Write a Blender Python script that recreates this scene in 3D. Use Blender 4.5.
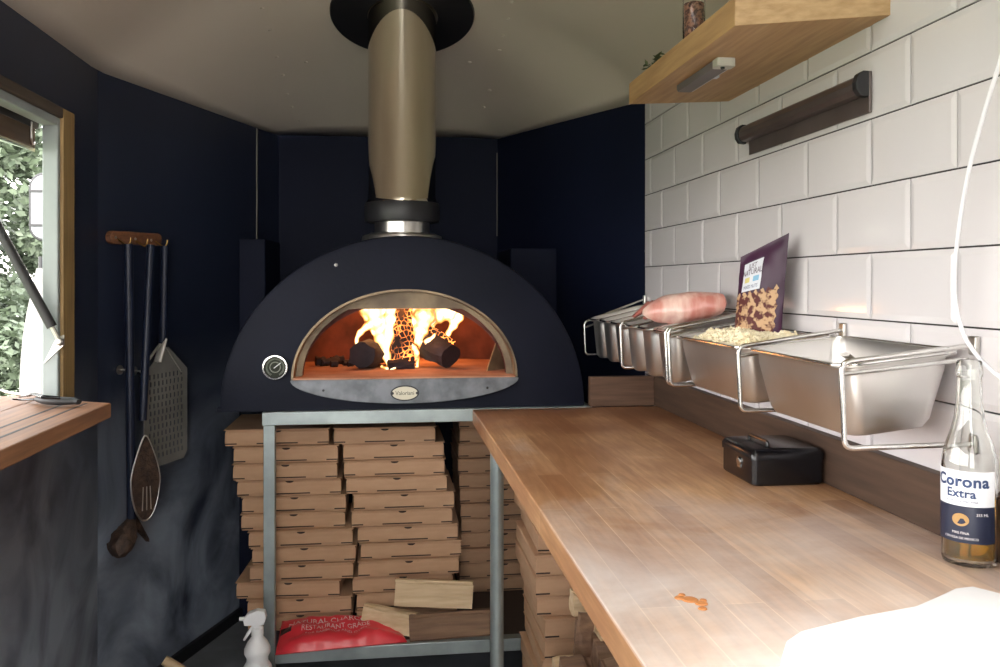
import bpy, bmesh, math, random
from mathutils import Vector, Matrix, noise
random.seed(7)
PI = math.pi
for _o in list(bpy.data.objects): bpy.data.objects.remove(_o)
S = bpy.context.scene
COL = S.collection
H = 1.10                      # lens height above the trailer floor; geometry below is written from lens height, lifted by H at the end

# ---------------------------------------------------------------- camera, world, exposure
F = 860.0; VX = 388.0; HY = 283.0
YAW = math.atan((500 - VX) / F); CY, SY = math.cos(YAW), math.sin(YAW)
cd = bpy.data.cameras.new('camera'); cam = bpy.data.objects.new('camera', cd); COL.objects.link(cam)
cd.sensor_width = 36; cd.lens = F / 1000 * 36; cd.shift_y = -(333.5 - HY) / 1000
cd.clip_start = .02; cd.clip_end = 200
cam.rotation_euler = (PI / 2, 0, -YAW); cam.location = (0, 0, H)
S.camera = cam
S.view_settings.view_transform = 'Standard'; S.view_settings.look = 'None'
S.view_settings.exposure = 0.04; S.view_settings.gamma = 1; S.view_settings.use_curve_mapping = False
W = bpy.data.worlds.new('overcast_sky'); S.world = W; W.use_nodes = True
nt = W.node_tree; bg = nt.nodes['Background']
tc = nt.nodes.new('ShaderNodeTexCoord'); sx = nt.nodes.new('ShaderNodeSeparateXYZ'); cr = nt.nodes.new('ShaderNodeValToRGB')
nt.links.new(tc.outputs['Generated'], sx.inputs[0]); nt.links.new(sx.outputs['Z'], cr.inputs[0])
cr.color_ramp.elements[0].position = 0; cr.color_ramp.elements[0].color = (1, .96, .92, 1)
cr.color_ramp.elements[1].position = .8; cr.color_ramp.elements[1].color = (.94, .96, 1, 1)
nt.links.new(cr.outputs[0], bg.inputs[0]); bg.inputs[1].default_value = 9.0
sd = bpy.data.lights.new('sun', 'SUN'); sun = bpy.data.objects.new('sun', sd); COL.objects.link(sun)
sd.energy = 9.0; sd.angle = math.radians(5); sd.color = (1, .95, .86)
sun.rotation_euler = Vector((-.50, -1.0, .62)).to_track_quat('Z', 'Y').to_euler()

# ---------------------------------------------------------------- helpers
def ray(x, y):
    dx = (x - 500) / F; return Vector((dx * CY + SY, CY - dx * SY, (HY - y) / F))
def atX(x, y, X): r = ray(x, y); return r * (X / r.x)
def atY(x, y, Y): r = ray(x, y); return r * (Y / r.y)
def atZ(x, y, Z): r = ray(x, y); return r * (Z / r.z)
def atP(x, y, P, N): r = ray(x, y); return r * (P.dot(N) / r.dot(N))

def base_of(o):
    v = Vector((0, 0, 0))
    while o is not None: v += o.location; o = o.parent
    return v
def obj(name, bm, mat, parent=None, bevel=0, smooth=False, seg=2):
    """link bm (written in scene coordinates) as one mesh object; origin at the parent's or at its own base"""
    me = bpy.data.meshes.new(name)
    if parent is None:
        vs = [v.co for v in bm.verts]
        lo = Vector([min(v[i] for v in vs) for i in range(3)]); hi = Vector([max(v[i] for v in vs) for i in range(3)])
        org = Vector(((lo.x + hi.x) / 2, (lo.y + hi.y) / 2, lo.z)); loc = org
    else:
        org = base_of(parent); loc = Vector((0, 0, 0))
    for v in bm.verts: v.co -= org
    bmesh.ops.recalc_face_normals(bm, faces=bm.faces)
    if smooth:
        for f in bm.faces: f.smooth = True
        for e in bm.edges:
            if len(e.link_faces) == 2 and e.calc_face_angle(0) > math.radians(40): e.smooth = False
    bm.to_mesh(me); bm.free()
    o = bpy.data.objects.new(name, me); COL.objects.link(o); o.location = loc
    if mat: me.materials.append(mat)
    if parent: o.parent = parent
    if bevel:
        b = o.modifiers.new('bevel', 'BEVEL'); b.width = bevel; b.segments = seg; b.limit_method = 'ANGLE'; b.angle_limit = math.radians(35)
        b.harden_normals = False
    return o
def tag(o, label=None, cat=None, group=None, kind=None):
    if label: o['label'] = label
    if cat: o['category'] = cat
    if group: o['group'] = group
    if kind: o['kind'] = kind
    return o
def thing(name, label, cat, loc, group=None, rz=0):
    o = bpy.data.objects.new(name, None); COL.objects.link(o); o.location = loc; o.rotation_euler = (0, 0, rz); o.empty_display_size = .05
    return tag(o, label, cat, group)
def struct(name, bm, mat, bevel=0, parent=None, smooth=False):
    o = obj(name, bm, mat, parent, bevel, smooth)
    if parent is None: o['kind'] = 'structure'
    return o
def copy_tree(o, parent=None):
    c = o.copy(); COL.objects.link(c)
    if parent: c.parent = parent
    for ch in list(o.children): copy_tree(ch, c)
    return c
def B(): return bmesh.new()
def box(bm, x0, x1, y0, y1, z0, z1, M=None):
    vs = [bm.verts.new(Vector((x, y, z))) for x in (x0, x1) for y in (y0, y1) for z in (z0, z1)]
    if M:
        for v in vs: v.co = M @ v.co
    for f in ((0, 1, 3, 2), (4, 6, 7, 5), (0, 4, 5, 1), (2, 3, 7, 6), (0, 2, 6, 4), (1, 5, 7, 3)): bm.faces.new([vs[i] for i in f])
    return vs
def frame_of(d, up=Vector((0, 0, 1))):
    d = d.normalized()
    if abs(d.dot(up)) > .95: up = Vector((1, 0, 0))
    a = d.cross(up).normalized(); b = a.cross(d).normalized(); return a, b
def tube(bm, pts, r, seg=10, caps=True, closed=False, flat=1.0):
    pts = [Vector(p) for p in pts]; n = len(pts); rings = []
    a = None
    for i, p in enumerate(pts):
        if closed: d = pts[(i + 1) % n] - pts[i - 1]
        else: d = pts[min(i + 1, n - 1)] - pts[max(i - 1, 0)]
        d.normalize()
        if a is None: a, b = frame_of(d)
        else:
            a = (a - d * a.dot(d)).normalized(); b = a.cross(d).normalized()
        rr = r[i] if isinstance(r, (list, tuple)) else r
        rings.append([bm.verts.new(p + a * math.cos(2 * PI * k / seg) * rr + b * math.sin(2 * PI * k / seg) * rr * flat) for k in range(seg)])
    m = n if closed else n - 1
    for i in range(m):
        A, C = rings[i], rings[(i + 1) % n]
        for k in range(seg): bm.faces.new((A[k], A[(k + 1) % seg], C[(k + 1) % seg], C[k]))
    if caps and not closed:
        bm.faces.new(rings[0][::-1]); bm.faces.new(rings[-1])
def round_path(pts, rad, n=5):
    """polyline with rounded corners"""
    pts = [Vector(p) for p in pts]; out = [pts[0]]
    for i in range(1, len(pts) - 1):
        p = pts[i]; u = (pts[i - 1] - p); v = (pts[i + 1] - p); r = min(rad, u.length * .45, v.length * .45)
        A = p + u.normalized() * r; C = p + v.normalized() * r
        for k in range(n + 1):
            t = k / n; out.append(A * (1 - t) ** 2 + p * 2 * t * (1 - t) + C * t * t)
    out.append(pts[-1]); return out
def lathe(bm, prof, c=(0, 0, 0), seg=32, M=None):
    """prof: (radius, height) list, axis Z"""
    c = Vector(c); rings = []
    for r, z in prof:
        if r < 1e-6: rings.append([bm.verts.new(c + Vector((0, 0, z)))])
        else: rings.append([bm.verts.new(c + Vector((r * math.cos(2 * PI * k / seg), r * math.sin(2 * PI * k / seg), z))) for k in range(seg)])
    for A, C in zip(rings, rings[1:]):
        for k in range(seg):
            k2 = (k + 1) % seg
            if len(A) == 1 and len(C) == 1: continue
            if len(A) == 1: bm.faces.new((A[0], C[k2], C[k]))
            elif len(C) == 1: bm.faces.new((A[k], A[k2], C[0]))
            else: bm.faces.new((A[k], A[k2], C[k2], C[k]))
    if M:
        for R_ in rings:
            for v in R_: v.co = M @ v.co
def prism(bm, pts, d):
    """polygon pts (3-D) extruded by vector d"""
    A = [bm.verts.new(Vector(p)) for p in pts]; C = [bm.verts.new(Vector(p) + Vector(d)) for p in pts]
    bm.faces.new(A); bm.faces.new(C[::-1]); n = len(pts)
    for i in range(n): bm.faces.new((A[i], C[i], C[(i + 1) % n], A[(i + 1) % n]))
def loft(bm, loops, cap0=False, cap1=False):
    R_ = [[bm.verts.new(Vector(p)) for p in L] for L in loops]; n = len(loops[0])
    for A, C in zip(R_, R_[1:]):
        for k in range(n): bm.faces.new((A[k], A[(k + 1) % n], C[(k + 1) % n], C[k]))
    if cap0: bm.faces.new(R_[0][::-1])
    if cap1: bm.faces.new(R_[-1])
def rrect(x0, x1, y0, y1, r, n=5):
    out = []
    for cx, cy, a0 in ((x1 - r, y1 - r, 0), (x0 + r, y1 - r, PI / 2), (x0 + r, y0 + r, PI), (x1 - r, y0 + r, 1.5 * PI)):
        for k in range(n + 1): a = a0 + PI / 2 * k / n; out.append((cx + r * math.cos(a), cy + r * math.sin(a)))
    return out
def text_bm(s, size, fn, spacing=1.0, align='CENTER', bold=0):
    """flat text mesh; fn maps (x, y) to a scene point"""
    c = bpy.data.curves.new('t', 'FONT'); c.body = s; c.size = size; c.align_x = align; c.align_y = 'CENTER'; c.space_character = spacing; c.resolution_u = 3; c.offset = bold
    o = bpy.data.objects.new('t', c); COL.objects.link(o)
    bpy.context.view_layer.update()
    me = bpy.data.meshes.new_from_object(o.evaluated_get(bpy.context.evaluated_depsgraph_get()))
    bpy.data.objects.remove(o); bpy.data.curves.remove(c)
    bm = B(); bm.from_mesh(me); bpy.data.meshes.remove(me)
    for v in bm.verts: v.co = fn(v.co.x, v.co.y)
    return bm

# ---------------------------------------------------------------- materials
def node(nt, t, **kw):
    n = nt.nodes.new(t)
    for k, v in kw.items(): setattr(n, k, v)
    return n
def mat(name, col, rough=.5, metal=0, col2=None, scale=8, stretch=(1, 1, 1), bump=0, bscale=None, coat=0, detail=5, contrast=(.35, .65), spec=.5, aniso=0, rvar=0):
    m = bpy.data.materials.new(name); m.use_nodes = True; nt = m.node_tree; p = nt.nodes['Principled BSDF']
    p.inputs['Base Color'].default_value = (*col, 1); p.inputs['Roughness'].default_value = rough; p.inputs['Metallic'].default_value = metal
    p.inputs['Coat Weight'].default_value = coat; p.inputs['Specular IOR Level'].default_value = spec
    tc = node(nt, 'ShaderNodeTexCoord'); mp = node(nt, 'ShaderNodeMapping'); mp.inputs['Scale'].default_value = stretch
    nt.links.new(tc.outputs['Object'], mp.inputs[0])
    if col2 is None: col2 = tuple(c * .88 for c in col)
    n = node(nt, 'ShaderNodeTexNoise'); n.inputs['Scale'].default_value = scale; n.inputs['Detail'].default_value = detail
    nt.links.new(mp.outputs[0], n.inputs['Vector'])
    r = node(nt, 'ShaderNodeValToRGB'); r.color_ramp.elements[0].position = contrast[0]; r.color_ramp.elements[1].position = contrast[1]
    r.color_ramp.elements[0].color = (*col2, 1); r.color_ramp.elements[1].color = (*col, 1)
    nt.links.new(n.outputs['Fac'], r.inputs[0]); nt.links.new(r.outputs[0], p.inputs['Base Color'])
    if rvar:
        mr = node(nt, 'ShaderNodeMapRange'); mr.inputs['To Min'].default_value = rough - rvar; mr.inputs['To Max'].default_value = rough + rvar
        nt.links.new(n.outputs['Fac'], mr.inputs[0]); nt.links.new(mr.outputs[0], p.inputs['Roughness'])
    if bump:
        n2 = node(nt, 'ShaderNodeTexNoise'); n2.inputs['Scale'].default_value = bscale or scale * 3; n2.inputs['Detail'].default_value = 6
        nt.links.new(mp.outputs[0], n2.inputs['Vector'])
        b = node(nt, 'ShaderNodeBump'); b.inputs['Strength'].default_value = bump; b.inputs['Distance'].default_value = .004
        nt.links.new(n2.outputs['Fac'], b.inputs['Height']); nt.links.new(b.outputs[0], p.inputs['Normal'])
    return m
def wood(name, c1, c2, ax=1, scale=7, rough=.55, bump=.15, coat=0):
    st = [14, 14, 14]; st[ax] = 1
    return mat(name, c1, rough, 0, c2, scale, tuple(st), bump, scale * 2.5, coat, 7, (.3, .7))
def glass(name, col=(1, 1, 1), rough=0, ior=1.45):
    m = bpy.data.materials.new(name); m.use_nodes = True; p = m.node_tree.nodes['Principled BSDF']
    p.inputs['Base Color'].default_value = (*col, 1); p.inputs['Roughness'].default_value = rough
    p.inputs['Transmission Weight'].default_value = 1; p.inputs['IOR'].default_value = ior
    return m

M_navy = mat('navy_wall_paint', (.0065, .0095, .026), .6, col2=(.0045, .007, .019), scale=2.2, bump=.12, bscale=6, detail=6, spec=.12)
def lowlit_wall():
    m = mat('navy_wall_paint_lit_low', (.022, .029, .055), .42, col2=(.012, .017, .036), scale=1.6, bump=.1, bscale=5, detail=6)
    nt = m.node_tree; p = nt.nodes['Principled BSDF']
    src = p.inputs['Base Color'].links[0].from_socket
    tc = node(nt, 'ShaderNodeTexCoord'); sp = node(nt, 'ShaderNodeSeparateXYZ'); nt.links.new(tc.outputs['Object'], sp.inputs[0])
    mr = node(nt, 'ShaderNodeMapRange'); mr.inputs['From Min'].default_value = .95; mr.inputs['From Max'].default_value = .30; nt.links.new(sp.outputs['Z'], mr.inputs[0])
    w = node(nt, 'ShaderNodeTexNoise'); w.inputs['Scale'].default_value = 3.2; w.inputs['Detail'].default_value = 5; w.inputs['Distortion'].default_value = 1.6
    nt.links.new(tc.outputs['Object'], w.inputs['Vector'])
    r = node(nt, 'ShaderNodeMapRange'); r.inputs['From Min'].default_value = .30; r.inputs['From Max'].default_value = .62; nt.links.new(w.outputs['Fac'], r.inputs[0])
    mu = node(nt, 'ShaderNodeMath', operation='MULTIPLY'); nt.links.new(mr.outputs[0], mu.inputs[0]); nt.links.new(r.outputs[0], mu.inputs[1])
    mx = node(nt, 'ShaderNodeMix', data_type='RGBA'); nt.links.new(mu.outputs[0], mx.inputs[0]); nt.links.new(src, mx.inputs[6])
    mx.inputs[7].default_value = (.30, .345, .42, 1); nt.links.new(mx.outputs[2], p.inputs['Base Color'])  # paler smears low on the wall: door light painted into the colour
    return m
M_lowlit = lowlit_wall()
M_ceil = mat('warm_grey_ceiling_paint', (.63, .565, .485), .34, col2=(.57, .51, .435), scale=1.5, bump=.05, bscale=4)
M_floor = mat('grey_floor', (.20, .21, .23), .6, col2=(.13, .14, .15), scale=9, bump=.2)
M_tile = mat('glazed_white_tile', (.66, .635, .65), .10, col2=(.635, .61, .625), scale=3, coat=.3, bump=.03, bscale=5)
M_grout = mat('dark_grout', (.03, .028, .03), .8)
M_black = mat('matt_black', (.012, .012, .015), .45)
M_blackg = mat('gloss_black', (.004, .004, .006), .25)
M_oven = mat('oven_charcoal_enamel', (.0065, .008, .0175), .6, col2=(.0045, .006, .013), scale=5, bump=.12, bscale=90, spec=.15)
M_galv = mat('galvanised_steel', (.36, .41, .41), .38, .55, col2=(.27, .31, .31), scale=14, bump=.05)
M_steel = mat('brushed_stainless', (.62, .60, .57), .28, 1, col2=(.5, .48, .45), scale=10, stretch=(1, 12, 1), bump=.02)
M_steel2 = mat('worn_pan_steel', (.70, .68, .66), .36, 1, col2=(.58, .56, .54), scale=5, bump=.03, bscale=12, rvar=.06)
M_wire = mat('chrome_wire', (.72, .71, .69), .22, 1)
M_mirror = mat('polished_flue_steel', (.70, .64, .53), .045, 1, col2=(.62, .56, .46), scale=3, stretch=(4, 4, .6))
M_fascia = mat('zinc_hearth_fascia', (.20, .21, .23), .5, .5, col2=(.11, .12, .13), scale=26, bump=.15)
M_arch = mat('stained_arch_steel', (.27, .20, .12), .5, .3, col2=(.12, .085, .055), scale=11, bump=.2)
M_brick = mat('sooty_firebrick', (.17, .055, .04), .9, col2=(.05, .018, .015), scale=9, bump=.5, bscale=22)
M_hearth = mat('hearth_stone', (.50, .26, .17), .9, col2=(.34, .15, .09), scale=12, bump=.4, bscale=40)
M_card = mat('brown_cardboard', (.50, .305, .185), .8, col2=(.45, .265, .155), scale=14, stretch=(1, 1, 4), bump=.04)
M_carddk = mat('cardboard_slot', (.035, .018, .012), .9)
M_oak = wood('light_oak', (.50, .31, .145), (.34, .19, .085), 1, 6, .5, .12)
M_oakend = wood('light_oak_end', (.50, .33, .17), (.36, .22, .10), 0, 8, .55, .15)
M_dkwood = wood('dark_stained_board', (.085, .048, .030), (.04, .022, .014), 1, 5, .6)
M_dkwoodx = wood('stained_board_end', (.14, .075, .045), (.07, .035, .02), 0, 6, .6)
M_sill = wood('varnished_sill_wood', (.30, .14, .065), (.16, .075, .04), 1, 6, .5, .1, 0)
M_strip = wood('yellowed_pine_strip', (.40, .27, .11), (.25, .16, .07), 2, 8, .6)
M_rackw = wood('copper_brown_rack_wood', (.24, .105, .05), (.12, .05, .03), 1, 12, .45)
M_jamb = mat('pale_grey_frame_paint', (.30, .34, .34), .5)
M_log = wood('split_birch_face', (.76, .58, .38), (.58, .40, .23), 0, 5, .8, .5)
M_bark = mat('brown_bark', (.16, .085, .05), .95, col2=(.06, .032, .02), scale=9, bump=.8, bscale=25)
M_red = mat('red_plastic_bag', (.80, .045, .065), .3, col2=(.68, .03, .05), scale=12, bump=.3, bscale=14, coat=.2)
M_white = mat('white_plastic', (.82, .82, .83), .35)
M_whitetext = mat('white_print', (.82, .78, .78), .5)
M_cord = mat('white_cable_plastic', (.80, .80, .84), .4)
M_brass = mat('aged_brass', (.45, .27, .10), .4, 1)
M_bristle = mat('dark_copper_bristle', (.085, .05, .035), .6, .3, col2=(.03, .018, .014), scale=60, bump=1, bscale=120)
M_navytube = mat('navy_anodised_handle', (.007, .012, .032), .4, spec=.35)
M_peel = mat('dull_peel_aluminium', (.34, .33, .31), .5, .3, col2=(.24, .235, .22), scale=10)
M_bracket = mat('pale_worn_aluminium', (.52, .50, .47), .42, .5)
M_rubber = mat('black_rubber', (.02, .02, .022), .55)

def butcher():
    m = bpy.data.materials.new('butcher_block'); m.use_nodes = True; nt = m.node_tree; p = nt.nodes['Principled BSDF']; L = nt.links.new
    tc = node(nt, 'ShaderNodeTexCoord'); sp = node(nt, 'ShaderNodeSeparateXYZ'); cb = node(nt, 'ShaderNodeCombineXYZ')
    L(tc.outputs['Object'], sp.inputs[0]); L(sp.outputs['Y'], cb.inputs['X']); L(sp.outputs['X'], cb.inputs['Y'])
    br = node(nt, 'ShaderNodeTexBrick'); br.offset = .37; br.offset_frequency = 2; br.squash = 1
    br.inputs['Scale'].default_value = 1; br.inputs['Brick Width'].default_value = .62; br.inputs['Row Height'].default_value = .0445
    br.inputs['Mortar Size'].default_value = .0008; br.inputs['Mortar Smooth'].default_value = .3; br.inputs['Bias'].default_value = 0
    br.inputs['Color1'].default_value = (.62, .38, .205, 1); br.inputs['Color2'].default_value = (.37, .19, .09, 1); br.inputs['Mortar'].default_value = (.62, .42, .25, 1)
    L(cb.outputs[0], br.inputs['Vector'])
    mp = node(nt, 'ShaderNodeMapping'); mp.inputs['Scale'].default_value = (26, 2.2, 26); L(tc.outputs['Object'], mp.inputs[0])
    g = node(nt, 'ShaderNodeTexNoise'); g.inputs['Scale'].default_value = 4; g.inputs['Detail'].default_value = 8; g.inputs['Distortion'].default_value = .6; L(mp.outputs[0], g.inputs['Vector'])
    gr = node(nt, 'ShaderNodeValToRGB'); gr.color_ramp.elements[0].position = .3; gr.color_ramp.elements[0].color = (.70, .64, .58, 1)
    gr.color_ramp.elements[1].position = .68; gr.color_ramp.elements[1].color = (1.08, 1.08, 1.08, 1); L(g.outputs['Fac'], gr.inputs[0])
    mu = node(nt, 'ShaderNodeMix', data_type='RGBA', blend_type='MULTIPLY'); mu.inputs[0].default_value = 1
    L(br.outputs['Color'], mu.inputs[6]); L(gr.outputs[0], mu.inputs[7])
    # blotchy oil stain; its rise towards the oven also paints in fading light
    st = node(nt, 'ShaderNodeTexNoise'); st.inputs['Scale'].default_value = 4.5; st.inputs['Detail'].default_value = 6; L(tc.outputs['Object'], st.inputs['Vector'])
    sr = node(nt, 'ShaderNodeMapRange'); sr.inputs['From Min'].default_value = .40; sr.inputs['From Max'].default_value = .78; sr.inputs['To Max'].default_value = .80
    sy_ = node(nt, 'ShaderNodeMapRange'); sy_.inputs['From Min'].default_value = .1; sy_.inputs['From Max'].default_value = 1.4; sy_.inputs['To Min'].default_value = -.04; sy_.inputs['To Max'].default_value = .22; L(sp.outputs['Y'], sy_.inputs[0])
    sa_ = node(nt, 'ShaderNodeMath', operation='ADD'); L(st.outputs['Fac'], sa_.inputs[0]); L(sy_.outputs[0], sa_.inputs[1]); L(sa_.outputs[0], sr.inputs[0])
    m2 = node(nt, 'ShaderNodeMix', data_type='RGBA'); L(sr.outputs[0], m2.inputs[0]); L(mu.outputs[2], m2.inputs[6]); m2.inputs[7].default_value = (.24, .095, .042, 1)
    # flour dust where the dough is worked
    fl = node(nt, 'ShaderNodeTexNoise'); fl.inputs['Scale'].default_value = 3.4; fl.inputs['Detail'].default_value = 9; fl.inputs['Roughness'].default_value = .62; fl.inputs['Distortion'].default_value = .5; L(tc.outputs['Object'], fl.inputs['Vector'])
    fy = node(nt, 'ShaderNodeMapRange'); fy.inputs['From Min'].default_value = .62; fy.inputs['From Max'].default_value = -.35; fy.inputs['To Min'].default_value = -.14; fy.inputs['To Max'].default_value = .42
    L(sp.outputs['Y'], fy.inputs[0])
    ad = node(nt, 'ShaderNodeMath', operation='ADD'); L(fl.outputs['Fac'], ad.inputs[0]); L(fy.outputs[0], ad.inputs[1])
    fr = node(nt, 'ShaderNodeMapRange'); fr.inputs['From Min'].default_value = .42; fr.inputs['From Max'].default_value = .95; fr.inputs['To Max'].default_value = .75; L(ad.outputs[0], fr.inputs[0])
    ge = node(nt, 'ShaderNodeNewGeometry'); gs = node(nt, 'ShaderNodeSeparateXYZ'); L(ge.outputs['Normal'], gs.inputs[0])
    gm = node(nt, 'ShaderNodeMath', operation='MULTIPLY', use_clamp=True); L(gs.outputs['Z'], gm.inputs[0]); L(fr.outputs[0], gm.inputs[1])
    m3 = node(nt, 'ShaderNodeMix', data_type='RGBA'); L(gm.outputs[0], m3.inputs[0]); L(m2.outputs[2], m3.inputs[6]); m3.inputs[7].default_value = (.82, .80, .79, 1)
    L(m3.outputs[2], p.inputs['Base Color']); p.inputs['Roughness'].default_value = .38; p.inputs['Specular IOR Level'].default_value = .45
    b = node(nt, 'ShaderNodeBump'); b.inputs['Strength'].default_value = .12; b.inputs['Distance'].default_value = .002; L(g.outputs['Fac'], b.inputs['Height']); L(b.outputs[0], p.inputs['Normal'])
    return m
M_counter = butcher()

def fire_mat():
    m = bpy.data.materials.new('flame'); m.use_nodes = True; nt = m.node_tree; L = nt.links.new
    for n in list(nt.nodes): nt.nodes.remove(n)
    out = node(nt, 'ShaderNodeOutputMaterial'); lw = node(nt, 'ShaderNodeLayerWeight'); lw.inputs[0].default_value = .45
    tc = node(nt, 'ShaderNodeTexCoord'); nz = node(nt, 'ShaderNodeTexNoise'); nz.inputs['Scale'].default_value = 17; nz.inputs['Detail'].default_value = 4; nz.inputs['Distortion'].default_value = 1.5
    mp = node(nt, 'ShaderNodeMapping'); mp.inputs['Scale'].default_value = (1.6, 1.6, .7); L(tc.outputs['Object'], mp.inputs[0]); L(mp.outputs[0], nz.inputs['Vector'])
    a = node(nt, 'ShaderNodeMath', operation='MULTIPLY_ADD'); a.inputs[1].default_value = .55; L(nz.outputs['Fac'], a.inputs[0]); L(lw.outputs['Facing'], a.inputs[2])
    r = node(nt, 'ShaderNodeValToRGB'); E_ = r.color_ramp.elements
    E_[0].position = .30; E_[0].color = (1, .80, .50, 1); E_[1].position = .95; E_[1].color = (.30, .03, .0, 1)
    e = E_.new(.58); e.color = (1, .42, .10, 1); L(a.outputs[0], r.inputs[0])
    em = node(nt, 'ShaderNodeEmission'); L(r.outputs[0], em.inputs[0])
    sr = node(nt, 'ShaderNodeMapRange'); sr.inputs['From Min'].default_value = .35; sr.inputs['From Max'].default_value = .95; sr.inputs['To Min'].default_value = 2.8; sr.inputs['To Max'].default_value = .7
    L(a.outputs[0], sr.inputs[0]); L(sr.outputs[0], em.inputs[1])
    tr = node(nt, 'ShaderNodeBsdfTransparent'); mx = node(nt, 'ShaderNodeMixShader')
    tf = node(nt, 'ShaderNodeMapRange'); tf.inputs['From Min'].default_value = .72; tf.inputs['From Max'].default_value = 1.15; tf.inputs['To Max'].default_value = .9; L(a.outputs[0], tf.inputs[0])
    L(tf.outputs[0], mx.inputs[0]); L(em.outputs[0], mx.inputs[1]); L(tr.outputs[0], mx.inputs[2]); L(mx.outputs[0], out.inputs[0])
    return m
M_flame = fire_mat()
def ember_mat():
    m = bpy.data.materials.new('burning_log'); m.use_nodes = True; nt = m.node_tree; L = nt.links.new; p = nt.nodes['Principled BSDF']
    tc = node(nt, 'ShaderNodeTexCoord'); v = node(nt, 'ShaderNodeTexVoronoi'); v.feature = 'DISTANCE_TO_EDGE'; v.inputs['Scale'].default_value = 70
    L(tc.outputs['Object'], v.inputs['Vector'])
    n = node(nt, 'ShaderNodeTexNoise'); n.inputs['Scale'].default_value = 16; L(tc.outputs['Object'], n.inputs['Vector'])
    r = node(nt, 'ShaderNodeMapRange'); r.inputs['From Min'].default_value = .10; r.inputs['From Max'].default_value = .0; r.inputs['To Max'].default_value = 1; L(v.outputs['Distance'], r.inputs[0])
    g = node(nt, 'ShaderNodeMapRange'); g.inputs['From Min'].default_value = .36; g.inputs['From Max'].default_value = .56; L(n.outputs['Fac'], g.inputs[0])
    mu = node(nt, 'ShaderNodeMath', operation='MULTIPLY'); L(r.outputs[0], mu.inputs[0]); L(g.outputs[0], mu.inputs[1])
    ms = node(nt, 'ShaderNodeMath', operation='MULTIPLY'); ms.inputs[1].default_value = 5.5; L(mu.outputs[0], ms.inputs[0])
    p.inputs['Base Color'].default_value = (.02, .012, .014, 1); p.inputs['Roughness'].default_value = .9
    p.inputs['Emission Color'].default_value = (1, .25, .05, 1); L(ms.outputs[0], p.inputs['Emission Strength'])
    return m
M_ember = ember_mat()
M_char = mat('charred_log', (.03, .018, .022), .8, col2=(.012, .008, .012), scale=20, bump=.8, bscale=40)

# ================================================================= SETTING
FZ = -1.10; CZ = .53
XL, XR = -.72, .74
YB = -.9
# floor
bm = B(); prism(bm, [(XL - .04, YB, FZ), (XR + .06, YB, FZ), (XR + .06, 2.44, FZ), (.42, 3.22, FZ), (-.41, 3.24, FZ), (XL - .04, 2.27, FZ)], (0, 0, -.04))
struct('floor', bm, M_floor)
# left wall with the serving hatch opening
WY0, WY1, WZ0, WZ1 = -.80, 2.07, -.272, .385
bm = B()
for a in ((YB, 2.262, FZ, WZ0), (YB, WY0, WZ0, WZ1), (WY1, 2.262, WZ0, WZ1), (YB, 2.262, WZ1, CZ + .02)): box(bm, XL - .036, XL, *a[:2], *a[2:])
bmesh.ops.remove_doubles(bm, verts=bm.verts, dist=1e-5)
struct('wall_left', bm, M_lowlit)
def slab(name, P, Q, m, th=.03, z0=FZ, z1=CZ + .02, side=1):
    P = Vector((*P, 0)); Q = Vector((*Q, 0)); d = (Q - P).normalized(); n = Vector((-d.y, d.x, 0)) * th * side
    bm = B(); prism(bm, [P + Vector((0, 0, z0)), Q + Vector((0, 0, z0)), Q + n + Vector((0, 0, z0)), P + n + Vector((0, 0, z0))], (0, 0, z1 - z0))
    return struct(name, bm, m)
slab('wall_left_angled', (XL, 2.262), (-.39, 3.175), M_lowlit)
slab('wall_back', (-.39, 3.175), (.40, 3.15), M_navy)
slab('wall_right_angled', (.40, 3.15), (XR, 2.424), M_navy)
# rear wall of the trailer, with its open doorway (behind the camera)
bm = B()
box(bm, XL - .036, -.56, YB - .03, YB, FZ, .70); box(bm, .16, XR + .04, YB - .03, YB, FZ, .70); box(bm, -.56, .16, YB - .03, YB, FZ, -.80); box(bm, XL - .036, XR + .04, YB - .03, YB, .70, .86)
struct('wall_rear', bm, M_navy)
# right wall: dark bed with bevelled glazed tiles
bm = B(); box(bm, XR + .004, XR + .04, YB, 2.424, FZ, CZ + .25); wr = struct('wall_right', bm, M_grout)
bm = B(); TP, TW = .1035, .2035; z00 = .0465
for r in range(-4, 8):
    z0 = z00 + r * TP + .00125; z1 = z0 + TP - .0025
    if r == -4: z0 = max(z0, -.345)
    if z1 > CZ + .24: continue
    y00 = 1.143 if r % 2 == 0 else 1.041
    k0 = int((YB - y00) / TW) - 1
    for k in range(k0, 12):
        a = y00 + k * TW + .00125; b = a + TW - .0025
        a = max(a, YB); b = min(b, 2.4235)
        if b - a < .012: continue
        bv = min(.009, (b - a) * .3); x0 = XR + .004; x1 = XR + .0005 + random.uniform(-.0002, .0002); x2 = x1 - .0020
        loft(bm, [[(x, yy, zz) for yy, zz in ((a + i, z0 + i), (b - i, z0 + i), (b - i, z1 - i), (a + i, z1 - i))] for x, i in ((x0, 0), (x1, 0), (x2, bv))], False, True)
obj('tile', bm, M_tile, wr)
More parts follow.
